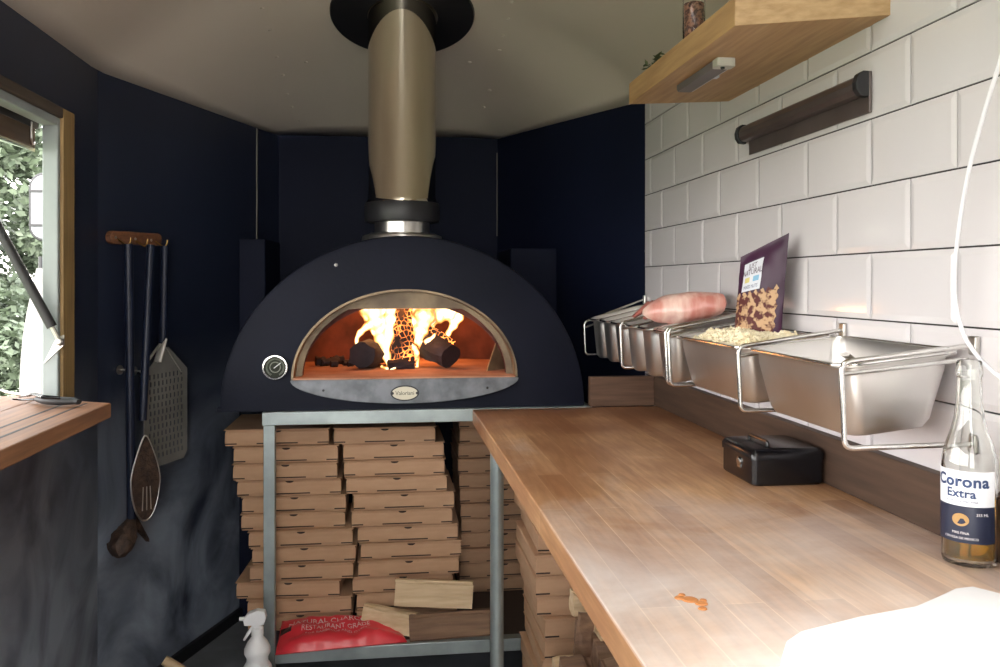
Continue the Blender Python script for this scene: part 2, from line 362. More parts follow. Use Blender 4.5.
# ceiling
def wid(y):
    l = XL if y < 2.262 else XL + (y - 2.262) / (3.175 - 2.262) * (.33)
    r = XR if y < 2.424 else XR - (y - 2.424) / (3.16 - 2.424) * .34
    return l, r
def ceil_z(x, y):
    l, r = wid(y); u = (x - (l + r) / 2) / ((r - l) / 2); u = max(-1, min(1, u))
    A = .32 * (1 - (max(0, y - 1.75) / 1.42) ** 2.2)
    return CZ + max(A, 0) * (1 - abs(u) ** 2.6)
bm = B(); rows = []
ys = [YB + (3.165 - YB) * i / 60 for i in range(61)]
for y in ys:
    l, r = wid(y); rows.append([bm.verts.new((l + (r - l) * j / 40, y, ceil_z(l + (r - l) * j / 40, y))) for j in range(41)])
RX0, RX1, RY0, RY1 = -.14, .14, -.6, 1.15
for A, C in zip(rows, rows[1:]):
    for j in range(40):
        if RX0 < (A[j].co.x + A[j + 1].co.x) / 2 < RX1 and RY0 < (A[j].co.y + C[j].co.y) / 2 < RY1: continue
        bm.faces.new((A[j], A[j + 1], C[j + 1], C[j]))
ceil = struct('ceiling', bm, M_ceil, smooth=True)
so = ceil.modifiers.new('s', 'SOLIDIFY'); so.thickness = .02; so.offset = 1
# frosted roof light over the work area
def frosted():
    m = bpy.data.materials.new('frosted_rooflight'); m.use_nodes = True; nt = m.node_tree
    for n in list(nt.nodes): nt.nodes.remove(n)
    o = node(nt, 'ShaderNodeOutputMaterial'); t = node(nt, 'ShaderNodeBsdfTranslucent'); t.inputs[0].default_value = (.8, .8, .78, 1); nt.links.new(t.outputs[0], o.inputs[0]); return m
rf = thing('window_2', None, None, (0, .275, .84)); rf['kind'] = 'structure'
bm = B(); box(bm, RX0 - .03, RX1 + .03, RY0 - .08, RY1 + .08, .875, .879); obj('pane', bm, frosted(), rf)
M_fr = mat('rooflight_frame', (.6, .6, .6), .4)
for a in ((RX0 - .045, RX0 - .02, RY0 - .09, RY1 + .09), (RX1 + .02, RX1 + .045, RY0 - .09, RY1 + .09), (RX0 - .02, RX1 + .02, RY0 - .09, RY0 - .06), (RX0 - .02, RX1 + .02, RY1 + .06, RY1 + .09)):
    bm = B(); box(bm, *a, .825, .885); obj('frame_bar', bm, M_fr, rf)
# the screws that hold the ceiling sheet: two rows
for px, py in ((262, 8), (270, 30), (277, 57), (283, 75), (287, 94), (292, 107), (298, 121), (512, 2), (508, 18), (503, 35), (500, 50), (490, 90), (484, 107), (306, 62), (470, 62)):
    r = ray(px, py); t = 2.4
    for _ in range(30):
        p = r * t; e = p.z - ceil_z(p.x, p.y); t -= e / .5 * 1.0
    p = r * t
    bm = B(); lathe(bm, [(0, -.0035), (.0045, -.003), (.006, 0), (.005, .002)], p, 10); obj('screw', bm, M_ceil, ceil, smooth=True)
# seams and boxed-in ledges of the nose
def vline(name, px, y0, y1, P, N, w=.004):
    a = atP(px, y0, P, N); b = atP(px, y1, P, N); bm = B(); box(bm, a.x - w / 2, a.x + w / 2, a.y - .006, a.y + .004, b.z, a.z); return struct(name, bm, M_seam)
M_seam = mat('seam_filler', (.14, .13, .11), .6)
PA = Vector((XL, 2.262, 0)); NA = Vector((.940, -.340, 0)).normalized()
PB_ = Vector((XR, 2.424, 0)); NB = Vector((-.906, -.424, 0)).normalized()
vline('trim_1', 257, 129, 241, PA, NA); vline('trim_2', 497, 153, 236, Vector((0, 3.145, 0)), Vector((0, -1, 0)), .003)
bm = B(); prism(bm, [(-.485, 2.906, FZ), (-.40, 2.906, FZ), (-.385, 3.17, FZ), (-.395, 3.17, FZ)], (0, 0, 1.245)); struct('trim_3', bm, M_navy, .004)
bm = B(); prism(bm, [(.40, 2.80, FZ), (.555, 2.80, FZ), (.41, 3.14, FZ), (.40, 3.14, FZ)], (0, 0, 1.215)); struct('trim_4', bm, M_navy, .004)
# dark skirting along the angled wall
d = Vector((.340, .940, 0)); bm = B(); P0 = PA + NA * .001
prism(bm, [P0 + Vector((0, 0, FZ)), P0 + d * .965 + Vector((0, 0, FZ)), P0 + d * .965 + NA * .012 + Vector((0, 0, FZ)), P0 + NA * .012 + Vector((0, 0, FZ))], (0, 0, .035)); struct('baseboard_left', bm, M_black)

# hatch window: pine strip and pale frame round the opening
wroot = thing('window_1', None, None, (XL, (WY0 + WY1) / 2, WZ0)); wroot['kind'] = 'structure'
bm = B(); box(bm, XL - .030, XL + .012, 2.0, WY1 - .001, WZ0, WZ1); obj('pine_strip', bm, M_strip, wroot, .002)
bm = B(); box(bm, XL - .002, XL + .012, WY0, 1.9995, .362, WZ1); obj('head_strip', bm, wood('dark_head_strip', (.10, .075, .055), (.06, .045, .035), 1, 6), wroot, .002)
bm = B(); box(bm, XL - .027, XL + .006, 1.985, 2.0, WZ0, .362); box(bm, XL - .027, XL + .006, WY0, 1.985, .343, .362); obj('window_frame', bm, M_jamb, wroot, .003)
bm = B(); box(bm, XL - .045, XL - .037, WY0, 1.99, .335, .40); obj('rain_seal', bm, M_rubber, wroot)
# sill board
bm = B(); prism(bm, [(-.55, -.75, -.27), (-.55, 1.81, -.27), (-.66, 1.865, -.27), (XL + .002, 1.87, -.27), (XL + .002, -.75, -.27)], (0, 0, .030))
sl = obj('hatch_sill', bm, M_sill, wroot, .003)
bm = B(); box(bm, -.93, XL - .002, -.75, 1.955, -.27, -.241); obj('outer_shelf', bm, M_sill, wroot, .003)
bm = B(); box(bm, -.600, -.594, -.75, 1.81, -.2405, -.2396); box(bm, -.640, -.634, -.75, 1.83, -.2405, -.2396); obj('groove', bm, M_rubber, wroot)
# hatch flap held open above
fl = thing('hatch_flap', 'propped-open hatch flap above the window, brown batten and pale green underside', 'hatch', (-.76, .9, .29))
M_green = mat('pale_green_paint', (.50, .60, .55), .5); M_batten = wood('brown_batten', (.13, .085, .055), (.07, .045, .03), 1, 5)
bm = B(); prism(bm, [(-.775, -.4, .290), (-1.45, -.4, .50), (-1.45, -.4, .53), (-.775, -.4, .32)], (0, 2.42, 0)); obj('panel', bm, M_green, fl)
bm = B(); box(bm, -.772, -.760, -.4, 1.985, .292, .356); obj('batten', bm, M_batten, fl, .002)
bm = B(); tube(bm, [(-.757, 1.955, .345), (-.757, 1.955, .31), (-.757, 1.962, .298), (-.757, 1.972, .302)], .003, 8); obj('hook', bm, M_steel, fl)
# gas strut
st = thing('gas_strut', 'black gas strut on a metal bracket propping the hatch beside the window frame', 'strut', (-.708, 1.985, -.155))
A = Vector((-.704, 1.970, -.128)); C = Vector((-.93, 1.93, .345)); dd = (C - A)
bm = B(); tube(bm, [A + dd * .07, A + dd * .56], .0105, 14); obj('cylinder', bm, M_rubber, st, smooth=True)
bm = B(); tube(bm, [A + dd * .56, C], .0042, 10); obj('rod', bm, M_blackg, st, smooth=True)
bm = B(); tube(bm, [A + dd * .0, A + dd * .08], .005, 8); lathe(bm, [(0, -.009), (.007, -.006), (.009, 0), (.007, .006), (0, .009)], A, 12); obj('ball_joint', bm, M_steel, st, smooth=True)
bm = B(); prism(bm, [(-.742, 1.981, -.175), (-.700, 1.981, -.135), (-.700, 1.981, -.113), (-.715, 1.981, -.118)], (0, .003, 0)); obj('bracket', bm, M_steel, st)

# ================================================================= OUTSIDE
GZ = -1.55
M_grass = mat('meadow_grass', (.20, .24, .14), .9, col2=(.13, .16, .09), scale=3)
M_leaf = [mat('leaf_%s' % n, c, .6, col2=tuple(k * .6 for k in c), scale=2.5) for n, c in (('mid', (.062, .085, .055)), ('pale', (.09, .12, .075)), ('deep', (.04, .058, .038)))]
bm = B(); box(bm, -40, XL - 1.2 + 1.1, -25, 40, GZ - .1, GZ); tag(obj('ground', bm, M_grass), kind='structure')
bm = B()
for i in range(9000):
    x = random.uniform(-7.5, -1.6); y = random.uniform(2.6, 10); h = random.uniform(.12, .5); a = random.uniform(0, PI); w = .009
    dx, dy = math.cos(a) * w, math.sin(a) * w; lx, ly = random.uniform(-.12, .12), random.uniform(-.12, .12)
    vs = [bm.verts.new(v) for v in ((x - dx, y - dy, GZ), (x + dx, y + dy, GZ), (x + dx * .6 + lx * .5, y + dy * .6 + ly * .5, GZ + h * .6), (x + lx, y + ly, GZ + h), (x - dx * .6 + lx * .5, y - dy * .6 + ly * .5, GZ + h * .6))]
    bm.faces.new(vs)
M_blade = mat('grass_blades', (.20, .26, .13), .7, col2=(.13, .18, .08), scale=2)
tag(obj('long_grass', bm, M_blade), 'long green meadow grass seen through the hatch', 'grass', kind='stuff')
def bush(name, label, cat, c, R, n, m, trunk=True, seed=0):
    rnd = random.Random(seed); t = thing(name, label, cat, (c[0], c[1], GZ))
    bm = B()
    cl = [(Vector((rnd.gauss(0, .45) * R[0], rnd.gauss(0, .45) * R[1], rnd.uniform(-.85, .9) * R[2])), rnd.uniform(.18, .4)) for _ in range(46)]
    for i in range(n):
        cc, cr_ = cl[i % len(cl)]
        v = Vector((rnd.gauss(0, 1), rnd.gauss(0, 1), rnd.gauss(0, 1))).normalized() * cr_ * rnd.uniform(.6, 1.1)
        p = Vector(c) + cc + v * min(R); s = rnd.uniform(.03, .065)
        a = Vector((rnd.gauss(0, 1), rnd.gauss(0, 1), rnd.gauss(0, .6))).normalized() * s; b = a.cross(Vector((rnd.gauss(0, 1), rnd.gauss(0, 1), rnd.gauss(0, 1)))).normalized() * s * .5
        if p.z < GZ + .02: continue
        bm.faces.new([bm.verts.new(q) for q in (p - a, p + b, p + a, p - b)])
    obj('foliage', bm, m, t)
    bm = B(); tube(bm, [(c[0], c[1], GZ), (c[0] + .1, c[1], GZ + (c[2] - GZ) * .5), (c[0] - .05, c[1] + .1, c[2] + R[2] * .4)], [.09, .07, .03], 8); obj('trunk', bm, M_bark, t, smooth=True)
bush('tree', 'dense green tree filling the top of the hatch view', 'tree', (-5.2, 9.6, 2.0), (2.2, 1.2, 2.4), 26000, M_leaf[0], seed=1)
bush('tree', 'pale green tree behind the gas strut outside', 'tree', (-3.7, 8.0, .6), (1.5, 1.0, 1.7), 20000, M_leaf[1], seed=2)
bush('bush', 'low leafy bush above the long grass outside', 'bush', (-4.6, 8.2, -.7), (1.9, .8, .7), 14000, M_leaf[1], seed=3)
bush('tree', 'deep green tree at the far left outside', 'tree', (-7.6, 9.4, 1.2), (2.0, 1.2, 2.6), 18000, M_leaf[2], seed=4)
# mirror outside: black framed rounded mirror on a stalk
mt = thing('wing_mirror', 'tall rounded vehicle wing mirror with black frame outside the hatch', 'mirror', (-1.13, 2.75, -.02))
mc = atY(46, 207, 2.75); mw, mh = .05, .105
bm = B(); prism(bm, [(mc.x + x, 2.75, mc.z + z) for x, z in rrect(-mw, mw, -mh, mh, .045)], (0, .03, 0)); obj('housing', bm, M_black, mt, .004)
bm = B(); prism(bm, [(mc.x + x, 2.746, mc.z + z) for x, z in rrect(-mw + .009, mw - .009, -mh + .009, mh - .009, .037)], (0, .003, 0)); obj('mirror_glass', bm, mat('bright_mirror_face', (.22, .225, .25), .5, 0), mt)
bm = B(); box(bm, mc.x - mw + .004, mc.x + mw - .004, 2.741, 2.7455, mc.z + .045, mc.z + .051); obj('crossbar', bm, M_black, mt); bm = B(); box(bm, mc.x - mw + .004, mc.x + mw - .004, 2.741, 2.7455, mc.z - .058, mc.z - .052); obj('crossbar', bm, M_black, mt)
bm = B(); tube(bm, round_path([(mc.x + .02, 2.77, mc.z), (mc.x + .25, 2.79, mc.z), (mc.x + .25, 2.79, -1.53)], .05), .012, 10); obj('stalk', bm, M_black, mt, smooth=True)
mt.location = mt.location
# white draped parasol
pc = atY(43, 300, 3.1); bm = B(); loops = []
for i in range(22):
    t = i / 21; z = .05 - 1.6 * t; rr = .018 + .055 * math.sin(min(t * 3, 1.57)) + .018 * math.sin(t * 9)
    loops.append([(pc.x + (rr * (1 + .16 * math.sin(7 * k * 2 * PI / 42 + t * 4))) * math.cos(2 * PI * k / 42) + .03 * t, 3.1 + rr * math.sin(2 * PI * k / 42), z) for k in range(42)])
loft(bm, loops, True, True)
pt = thing('folded_parasol', 'closed white fabric parasol standing outside against the window frame', 'parasol', (pc.x, 3.1, GZ))
obj('canopy', bm, mat('white_parasol_fabric', (.21, .195, .195), .8, bump=.3), pt, smooth=True)
bm = B(); tube(bm, [(pc.x, 3.1, GZ), (pc.x, 3.1, .09)], .014, 10); obj('pole', bm, M_black, pt)

# ================================================================= WORKTOP
CT = -.335
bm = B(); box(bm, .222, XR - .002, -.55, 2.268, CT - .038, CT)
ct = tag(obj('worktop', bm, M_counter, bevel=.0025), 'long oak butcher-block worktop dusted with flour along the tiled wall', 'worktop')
bm = B(); box(bm, .722, XR + .0005, -.55, 2.30, CT + .0005, -.254)
tag(obj('splashback_board', bm, M_dkwood, bevel=.002), 'dark stained upstand board running behind the worktop under the tiles', 'board')
bm = B(); box(bm, .5415, .721, 2.272, 2.298, CT + .0005, -.254)
tag(obj('splashback_board', bm, M_dkwoodx, bevel=.002), 'short reddish upstand board closing the worktop end beside the oven', 'board')
# counter leg
bm = B(); tube(bm, [(.262, 2.07, FZ), (.262, 2.07, CT - .0385)], .0165, 20)
lg = obj('leg', bm, M_galv, ct, smooth=True)
bm = B(); lathe(bm, [(0, 0), (.034, 0), (.034, .005), (.018, .007)], (.262, 2.07, FZ), 20); obj('foot_flange', bm, M_galv, lg, smooth=True)
for y in (-.35, .7):
    bm = B(); tube(bm, [(.32, y, FZ), (.32, y, CT - .0385)], .0165, 16); obj('leg', bm, M_galv, ct, smooth=True)
# white sheet at the near end
bm = B(); Z = CT + .0008
P = [atZ(x, y, CT + .008) for x, y in ((772, 760), (781, 660), (786, 643), (800, 633), (860, 618), (915, 608), (938, 598), (955, 590), (972, 588), (988, 592), (1030, 603))]
P = [(min(p.x, .718), p.y, Z) for p in P] + [(.716, .40, Z), (.30, .40, Z)]
prism(bm, P, (0, 0, .010)); tag(obj('white_sheet', bm, M_white, bevel=.003), 'bright white sheet with a rounded corner at the near end of the worktop', 'board')
# dough crumb smear
bm = B()
pc_ = atZ(690, 600, CT)
for i, (dx, dy, r) in enumerate(((0, 0, .009), (.008, -.012, .007), (-.009, .006, .006), (.004, -.026, .005), (-.004, .014, .004), (.013, -.004, .004))):
    lathe(bm, [(r, 0), (r * .8, .0012), (0, .0016)], (pc_.x + dx, pc_.y + dy, CT + .0002), 14)
tag(obj('sauce_smear', bm, mat('dried_orange_sauce', (.55, .22, .07), .5)), 'dried orange sauce smear on the worktop near its front edge', 'smear')

# ================================================================= CASH BOX
cb_ = thing('cash_box', 'small black metal cash box with silver lock on the worktop', 'cash box', (.655, 1.42, CT))
bx0, bx1, by0, by1 = .594, .717, 1.345, 1.478
bm = B(); loft(bm, [[(x, y, z) for x, y in rrect(bx0 + i, bx1 - i, by0 + i, by1 - i, .008, 3)] for z, i in ((CT + .0006, .003), (CT + .004, 0), (CT + .042, 0))], True, True); obj('body', bm, M_blackg, cb_, smooth=True)
bm = B(); loft(bm, [[(x, y, z) for x, y in rrect(bx0 + i, bx1 - i, by0 + i, by1 - i, .008, 3)] for z, i in ((CT + .0425, -.002), (CT + .052, -.002), (CT + .060, .003), (CT + .0615, .008))], True, True); lid = obj('lid', bm, M_blackg, cb_, smooth=True)
bm = B(); tube(bm, round_path([(.632, 1.375, CT + .061), (.632, 1.375, CT + .068), (.632, 1.448, CT + .068), (.632, 1.448, CT + .061)], .006), .003, 8); obj('handle', bm, M_blackg, lid, smooth=True)
Mx = Matrix.Translation((bx0, 1.40, CT + .032)) @ Matrix.Rotation(-PI / 2, 4, 'Y')
bm = B(); lathe(bm, [(.0075, 0), (.0075, .003), (.005, .004), (0, .004)], seg=16, M=Mx); box(bm, bx0 - .002, bx0, 1.394, 1.406, CT + .022, CT + .03); obj('lock', bm, M_wire, cb_, smooth=True)

# ================================================================= BEER BOTTLE
bc = Vector((.6905, .949, CT + .0006)); R = .0305
bt = thing('beer_bottle', 'clear glass beer bottle with white and navy label, partly full, on worktop', 'bottle', bc)
out = [(0, .004), (.012, .002), (.024, 0), (.029, .002), (R, .008), (R, .115), (.0295, .128), (.026, .142), (.0205, .158), (.0165, .175), (.0145, .195), (.0135, .218), (.0135, .222), (.0148, .224), (.0148, .232), (.0138, .235), (.0138, .240), (.0125, .242)]
inn = [(.0105, .2415), (.0105, .222), (.0115, .195), (.0135, .175), (.0175, .158), (.023, .142), (.0268, .127), (.0277, .115), (.0277, .010), (.024, .006), (0, .007)]
bm = B(); lathe(bm, out + inn, bc, 40); obj('glass', bm, glass('clear_bottle_glass', (.97, .99, .97)), bt, smooth=True)
lev = .089
bm = B(); lathe(bm, [(0, .0075), (.0238, .0068), (.0272, .011), (.0272, lev), (0, lev)], bc, 40); obj('beer', bm, glass('amber_beer', (.98, .66, .17), 0, 1.33), bt, smooth=True)
def wrap(z0, off=.0006, ang0=0.0):
    # x -> angle around bottle; centre faces the camera
    a_c = math.atan2(-bc.y, -bc.x) + ang0
    return lambda x, y: Vector((bc.x + (R + off) * math.cos(a_c + x / R), bc.y + (R + off) * math.sin(a_c + x / R), bc.z + z0 + y))
LA = -.30
def label_patch(z0, z1, halfw, off, nseg=26, cut=0):
    fn = wrap(0, off, LA); bm = B()
    V = [[bm.verts.new(fn(-halfw + 2 * halfw * i / nseg, z)) for i in range(nseg + 1)] for z in (z0, z1)]
    for i in range(nseg): bm.faces.new((V[0][i], V[0][i + 1], V[1][i + 1], V[1][i]))
    return bm
obj('upper_label', label_patch(.072, .114, .040, .0004), mat('white_label_paper', (.80, .82, .85), .5), bt, smooth=True)
lo_l = obj('lower_label', label_patch(.030, .073, .040, .0006), mat('navy_label_paper', (.012, .018, .045), .4), bt, smooth=True)
M_blue = mat('blue_ink', (.03, .06, .16), .5); M_gold = mat('gold_ink', (.45, .27, .10), .5)
obj('lettering', text_bm('Corona', .0185, wrap(.1015, .0011, LA), 1.06, bold=.0006), M_blue, bt)
obj('lettering', text_bm('Extra', .0140, wrap(.0875, .0011, LA), 1.06, bold=.0004), M_blue, bt)
obj('lettering', text_bm('LA CERVEZA MAS FINA', .0036, wrap(.0785, .0011, LA)), M_blue, bt)
for s, z, sz in (('MAS FINA', .0415, .0042), ('CERVEZA DE MEXICO', .0355, .0038), ('355 ML', .064, .0045)):
    obj('lettering', text_bm(s, sz, wrap(z, .0012, LA - (.0 if z < .05 else -.75))), M_whitetext, bt)
fn = wrap(.057, .0012, LA); bm = B(); bm.faces.new([bm.verts.new(fn(.009 * math.cos(a * PI / 12), .0075 * math.sin(a * PI / 12))) for a in range(24)]); obj('emblem', bm, M_gold, bt)

# ================================================================= PAN RACK
def bracket(Y, label, zt=-.098, zb=-.205, x0=.556, zw=-.079):
    t = thing('wire_bracket', label, 'bracket', (XR, Y, zb))
    bm = B(); pth = round_path([(.7305, Y, zw), (x0, Y, zt), (x0 + .004, Y, zb), (.7305, Y, zb + .002)], .012)
    tube(bm, pth, .0034, 10); obj('wire', bm, M_wire, t, smooth=True)
    for zz in (zw, zb + .002):
        bm = B(); box(bm, .7308, .7372, Y - .008, Y + .008, zz - .012, zz + .012); obj('wall_plate', bm, M_steel, t, .002)
    bm = B(); tube(bm, [(x0 + .004, Y + .007, zt - .016), (.7305, Y + .007, zw - .018)], .0030, 8); obj('lower_rod', bm, M_wire, t, smooth=True)
    return t
bys = [1.000, 1.316, 1.662, 1.680, 2.020, 2.408]
for Y, zt_, zw_, l in zip(bys, (-.098, -.102, -.092, -.092, -.096, -.112), (-.079, -.077, -.060, -.060, -.054, -.048), ('nearest wire bracket, right of the big empty steel pan', 'wire bracket between the big steel pan and the grated cheese pan', 'wire bracket just left of the grated cheese pan, nearer of a touching pair', 'wire bracket under the ham, farther of a touching pair', 'wire bracket in the middle of the narrow pans', 'farthest wire bracket beside the oven')):
    bracket(Y, l, zt_, -.205, .556, zw_)
def pan(name, label, x0, x1, y0, y1, zt, depth, r=.022, taper=.016, mat_=M_steel2, grp=None, tilt=.018):
    """tapered gastronorm pan with a flat rim; rim dips towards the room by tilt"""
    t = thing(name, label, 'pan', ((x0 + x1) / 2, (y0 + y1) / 2, zt - depth), grp)
    def L_(i, z, rr): return [(x, y, z + tilt * ((x - x0) / (x1 - x0) - .5)) for x, y in rrect(x0 + i, x1 - i, y0 + i, y1 - i, rr, 6)]
    e = .008
    outl = [L_(-.001, zt - .004, r + e), L_(0, zt, r + e), L_(e, zt + .0005, r), L_(e + .0025, zt - .006, r), L_(e + .0035, zt - .022, r), L_(e + taper, zt - depth + .014, r), L_(e + taper + .006, zt - depth + .004, r * .9), L_(e + taper + .016, zt - depth + .001, r * .7)]
    bm = B(); loft(bm, outl, False, True)
    o = obj('body', bm, mat_, t, smooth=True); s = o.modifiers.new('s', 'SOLIDIFY'); s.thickness = .0012; s.offset = 0
    bm = B(); tube(bm, L_(0, zt + .0005, r + e), .0022, 8, closed=True); obj('rolled_rim', bm, M_wire, t, smooth=True)
    return t
big = pan('steel_pan', 'large empty stainless steel pan hanging nearest on the wire rack', .563, .731, 1.011, 1.306, -.096, .100)
# ladle/handle lying in it
sp_ = thing('serving_spoon', 'steel serving spoon lying inside the large empty pan', 'spoon', (.60, 1.06, -.13))
bm = B(); pth = [(.572, 1.022, -.090), (.60, 1.05, -.100), (.63, 1.09, -.14), (.645, 1.115, -.172)]; tube(bm, pth, [.007, .006, .005, .005], 8, flat=.4); obj('handle', bm, M_steel, sp_, smooth=True)
bm = B(); lathe(bm, [(0, -.014), (.014, -.011), (.024, -.002), (.026, .002), (.022, 0), (0, -.009)], (0, 0, 0), 20, Matrix.Translation((.655, 1.135, -.176))); obj('bowl', bm, M_steel, sp_, smooth=True)
chp = pan('steel_pan', 'steel pan heaped with grated cheese under the purple bag', .563, .731, 1.328, 1.654, -.097, .100)
# grated cheese mound
def mound(x0, x1, y0, y1, zb, h, name, label, cat, m, n, sz, seed):
    rnd = random.Random(seed); bm = B(); N = 22; V = []
    for i in range(N + 1):
        for j in range(N + 1):
            u, v = i / N, j / N; x = x0 + (x1 - x0) * u; y = y0 + (y1 - y0) * v
            e = min(1, 6 * min(u, 1 - u, v, 1 - v)); z = zb + h * (e ** .6) * (.75 + .5 * noise.noise(Vector((x * 16, y * 16, 3)))) + .004 * noise.noise(Vector((x * 90, y * 90, 3)))
            V.append(bm.verts.new((x, y, z)))
    for i in range(N):
        for j in range(N): bm.faces.new((V[i * (N + 1) + j], V[i * (N + 1) + j + 1], V[(i + 1) * (N + 1) + j + 1], V[(i + 1) * (N + 1) + j]))
    tops = [v.co.copy() for v in V]
    for k in range(n):
        c = rnd.choice(tops) + Vector((rnd.uniform(-.004, .004), rnd.uniform(-.004, .004), rnd.uniform(0, .004)))
        a = Vector((rnd.gauss(0, 1), rnd.gauss(0, 1), rnd.gauss(0, .4))).normalized() * rnd.uniform(.6, 1.3) * sz
        tube(bm, [c - a, c + a], sz * .33, 5)
    return tag(obj(name, bm, m), label, cat, kind='stuff')
mound(.590, .706, 1.362, 1.622, -.116, .030, 'grated_cheese', 'pale yellow grated cheese heaped in the second steel pan', 'cheese', mat('pale_cheese', (.86, .79, .60), .6, col2=(.80, .70, .48), scale=30), 1500, .006, 5)
# six narrow pans
nb = [1.691, 1.809, 1.927, 2.045, 2.163, 2.281, 2.399]
nl = ['narrow steel pan nearest the grated cheese, under the ham', 'second narrow steel pan from the ham end, under the ham', 'third narrow steel pan counting away from the cheese', 'fourth narrow steel pan counting away from the cheese', 'fifth narrow steel pan counting away from the cheese', 'narrow steel pan farthest away, beside the oven']
for i in range(6):
    t = pan('narrow_steel_pan', nl[i], .563, .731, nb[i] + .001, nb[i + 1] - .001, -.082, .115, .026, .010, tilt=.040)
# ham: plastic-wrapped joint
hm = thing('ham_joint', 'pink cured ham joint wrapped in clear film lying on the narrow pans', 'ham', (.64, 1.80, -.09))
M_ham = mat('pink_ham', (.55, .20, .16), .35, col2=(.80, .58, .50), scale=9, stretch=(4, 2, 1), bump=.6, bscale=14, coat=.3)
bm = B(); N = 18; loops = []
for i in range(N + 1):
    t = i / N; c = Vector((.562 + .155 * t, 1.850 - .085 * t, -.064 + .020 * t)); rr = .037 * (max(0, math.sin(PI * (.10 + .82 * t))) ** .45) * (1 if t > .2 else .55 + 2.25 * t)
    if i in (0, N): rr = .008
    loops.append([c + Vector((.3 * rr * math.sin(a) * .3, rr * 1.15 * math.cos(a), rr * math.sin(a) * .9)) * (1 + .10 * noise.noise(Vector((t * 6, math.cos(a) * 2, math.sin(a) * 2)))) for a in [2 * PI * k / 22 for k in range(22)]])
loft(bm, loops, True, True); obj('meat', bm, M_ham, hm, smooth=True)
bm = B()
for k in range(9):
    a = k / 9; c0 = Vector((.600 + .007 * k, 1.925 - .010 * k, -.048 + .002 * k)); 
    tube(bm, [c0, c0 + Vector((-.040, .03 * math.sin(k * 2.1), -.030 - .003 * (k % 3)))], [.016, .007], 7, flat=.5)
obj('salami_end', bm, mat('dark_cured_meat', (.30, .06, .05), .45, col2=(.42, .16, .12), scale=30, bump=.5), hm, smooth=True)
# purple snack bag
bgp = thing('nut_bag', 'purple foil snack bag with nut picture standing behind the grated cheese', 'bag', (.70, 1.52, -.12))
c00 = atY(734, 334, 1.56); c10 = atY(781, 338, 1.475); BN = Vector((c00.y - c10.y, c10.x - c00.x, 0)).normalized() * -1; up_l = atP(741, 257, c00, BN); up_r = atP(789, 233, c10, BN)
def bagpt(u, v, side):
    a = c00.lerp(c10, u); b = up_l.lerp(up_r, u); p = a.lerp(b, v)
    bul = .018 * (max(0, math.sin(PI * u)) ** .6) * (max(0, 1 - v) ** .55) * (1 if side > 0 else .7) + .002 * noise.noise(Vector((u * 5, v * 6, side)))
    if v > .93: bul = .0006
    w = 1 - .0 * v
    return p + BN * (bul * side)
NB_ = 22
def bagsheet(side, u0=0, u1=1, v0=0, v1=1, off=0, n=NB_, edge=0):
    bm = B(); V = [[bm.verts.new(bagpt(u0 + (u1 - u0) * i / n + (edge * math.sin(j * 1.7 + 2) if edge else 0), v0 + (v1 - v0) * j / n + (edge * math.sin(i * 2.3) * 1.5 if edge and j == n else 0), side) + BN * off * side) for j in range(n + 1)] for i in range(n + 1)]
    for i in range(n):
        for j in range(n): bm.faces.new((V[i][j], V[i + 1][j], V[i + 1][j + 1], V[i][j + 1]))
    return bm
M_purple = mat('purple_foil', (.055, .013, .045), .38, col2=(.035, .010, .03), scale=6, bump=.2, bscale=30, spec=.35)
M_nut = mat('nut_photo_print', (.50, .32, .18), .5, col2=(.09, .022, .02), scale=75, spec=.2, contrast=(.44, .54), detail=2)
bm = bagsheet(1); b2 = bagsheet(-1)
me_ = bpy.data.meshes.new('x'); b2.to_mesh(me_); bm.from_mesh(me_); b2.free(); bpy.data.meshes.remove(me_)
obj('foil', bm, M_purple, bgp, smooth=True)
obj('printed_picture', bagsheet(1, .03, .90, .03, .50, .0007, 18, .02), M_nut, bgp, smooth=True)
obj('label', bagsheet(1, .14, .56, .52, .86, .0010, 8), mat('white_bag_label', (.66, .68, .74), .5), bgp, smooth=True)
fb = lambda u0, v0: (lambda x, y: bagpt(u0 + x, v0 + y, 1) + BN * .0018)
obj('lettering', text_bm('JUST', .085, fb(.35, .805)), M_purple, bgp); obj('lettering', text_bm('NATURAL', .095, fb(.35, .735)), M_purple, bgp)
obj('lettering', text_bm('MIXED NUTS', .055, fb(.35, .565)), M_blue, bgp)
for u, c in ((.20, (.62, .55, .2)), (.39, (.2, .42, .6))):
    obj('badge', bagsheet(1, u, u + .12, .62, .68, .0016, 3), mat('badge_ink', c, .5), bgp)

# ================================================================= SHELF and things on it
bm = B(); prism(bm, [(.531, 1.270, .397), (XR + .0005, 1.190, .397), (XR + .0005, 1.800, .397), (.531, 1.858, .397)], (0, 0, .046))
sh = tag(obj('wall_shelf', bm, M_oak, bevel=.001), 'thick light oak shelf fixed high on the tiled wall', 'shelf')
bm = B(); prism(bm, [(.5315, 1.2682, .3975), (XR, 1.1884, .3975), (XR, 1.1894, .3975), (.5315, 1.2692, .3975)], (0, 0, .045)); obj('end_grain_edge', bm, M_oakend, sh)
lt = thing('under_shelf_light', 'slim grey cabinet light stuck under the oak shelf', 'light', (.588, 1.55, .38))
lx0, lx1, ly0, ly1 = .575, .607, 1.452, 1.672
bm = B(); loft(bm, [[(x, y, z) for x, y in rrect(lx0 + i, lx1 - i, ly0 + i, ly1 - i, .006, 3)] for z, i in ((.3965, 0), (.389, 0), (.384, .002))], True, True); obj('body', bm, mat('grey_light_housing', (.16, .14, .145), .5), lt, smooth=True)
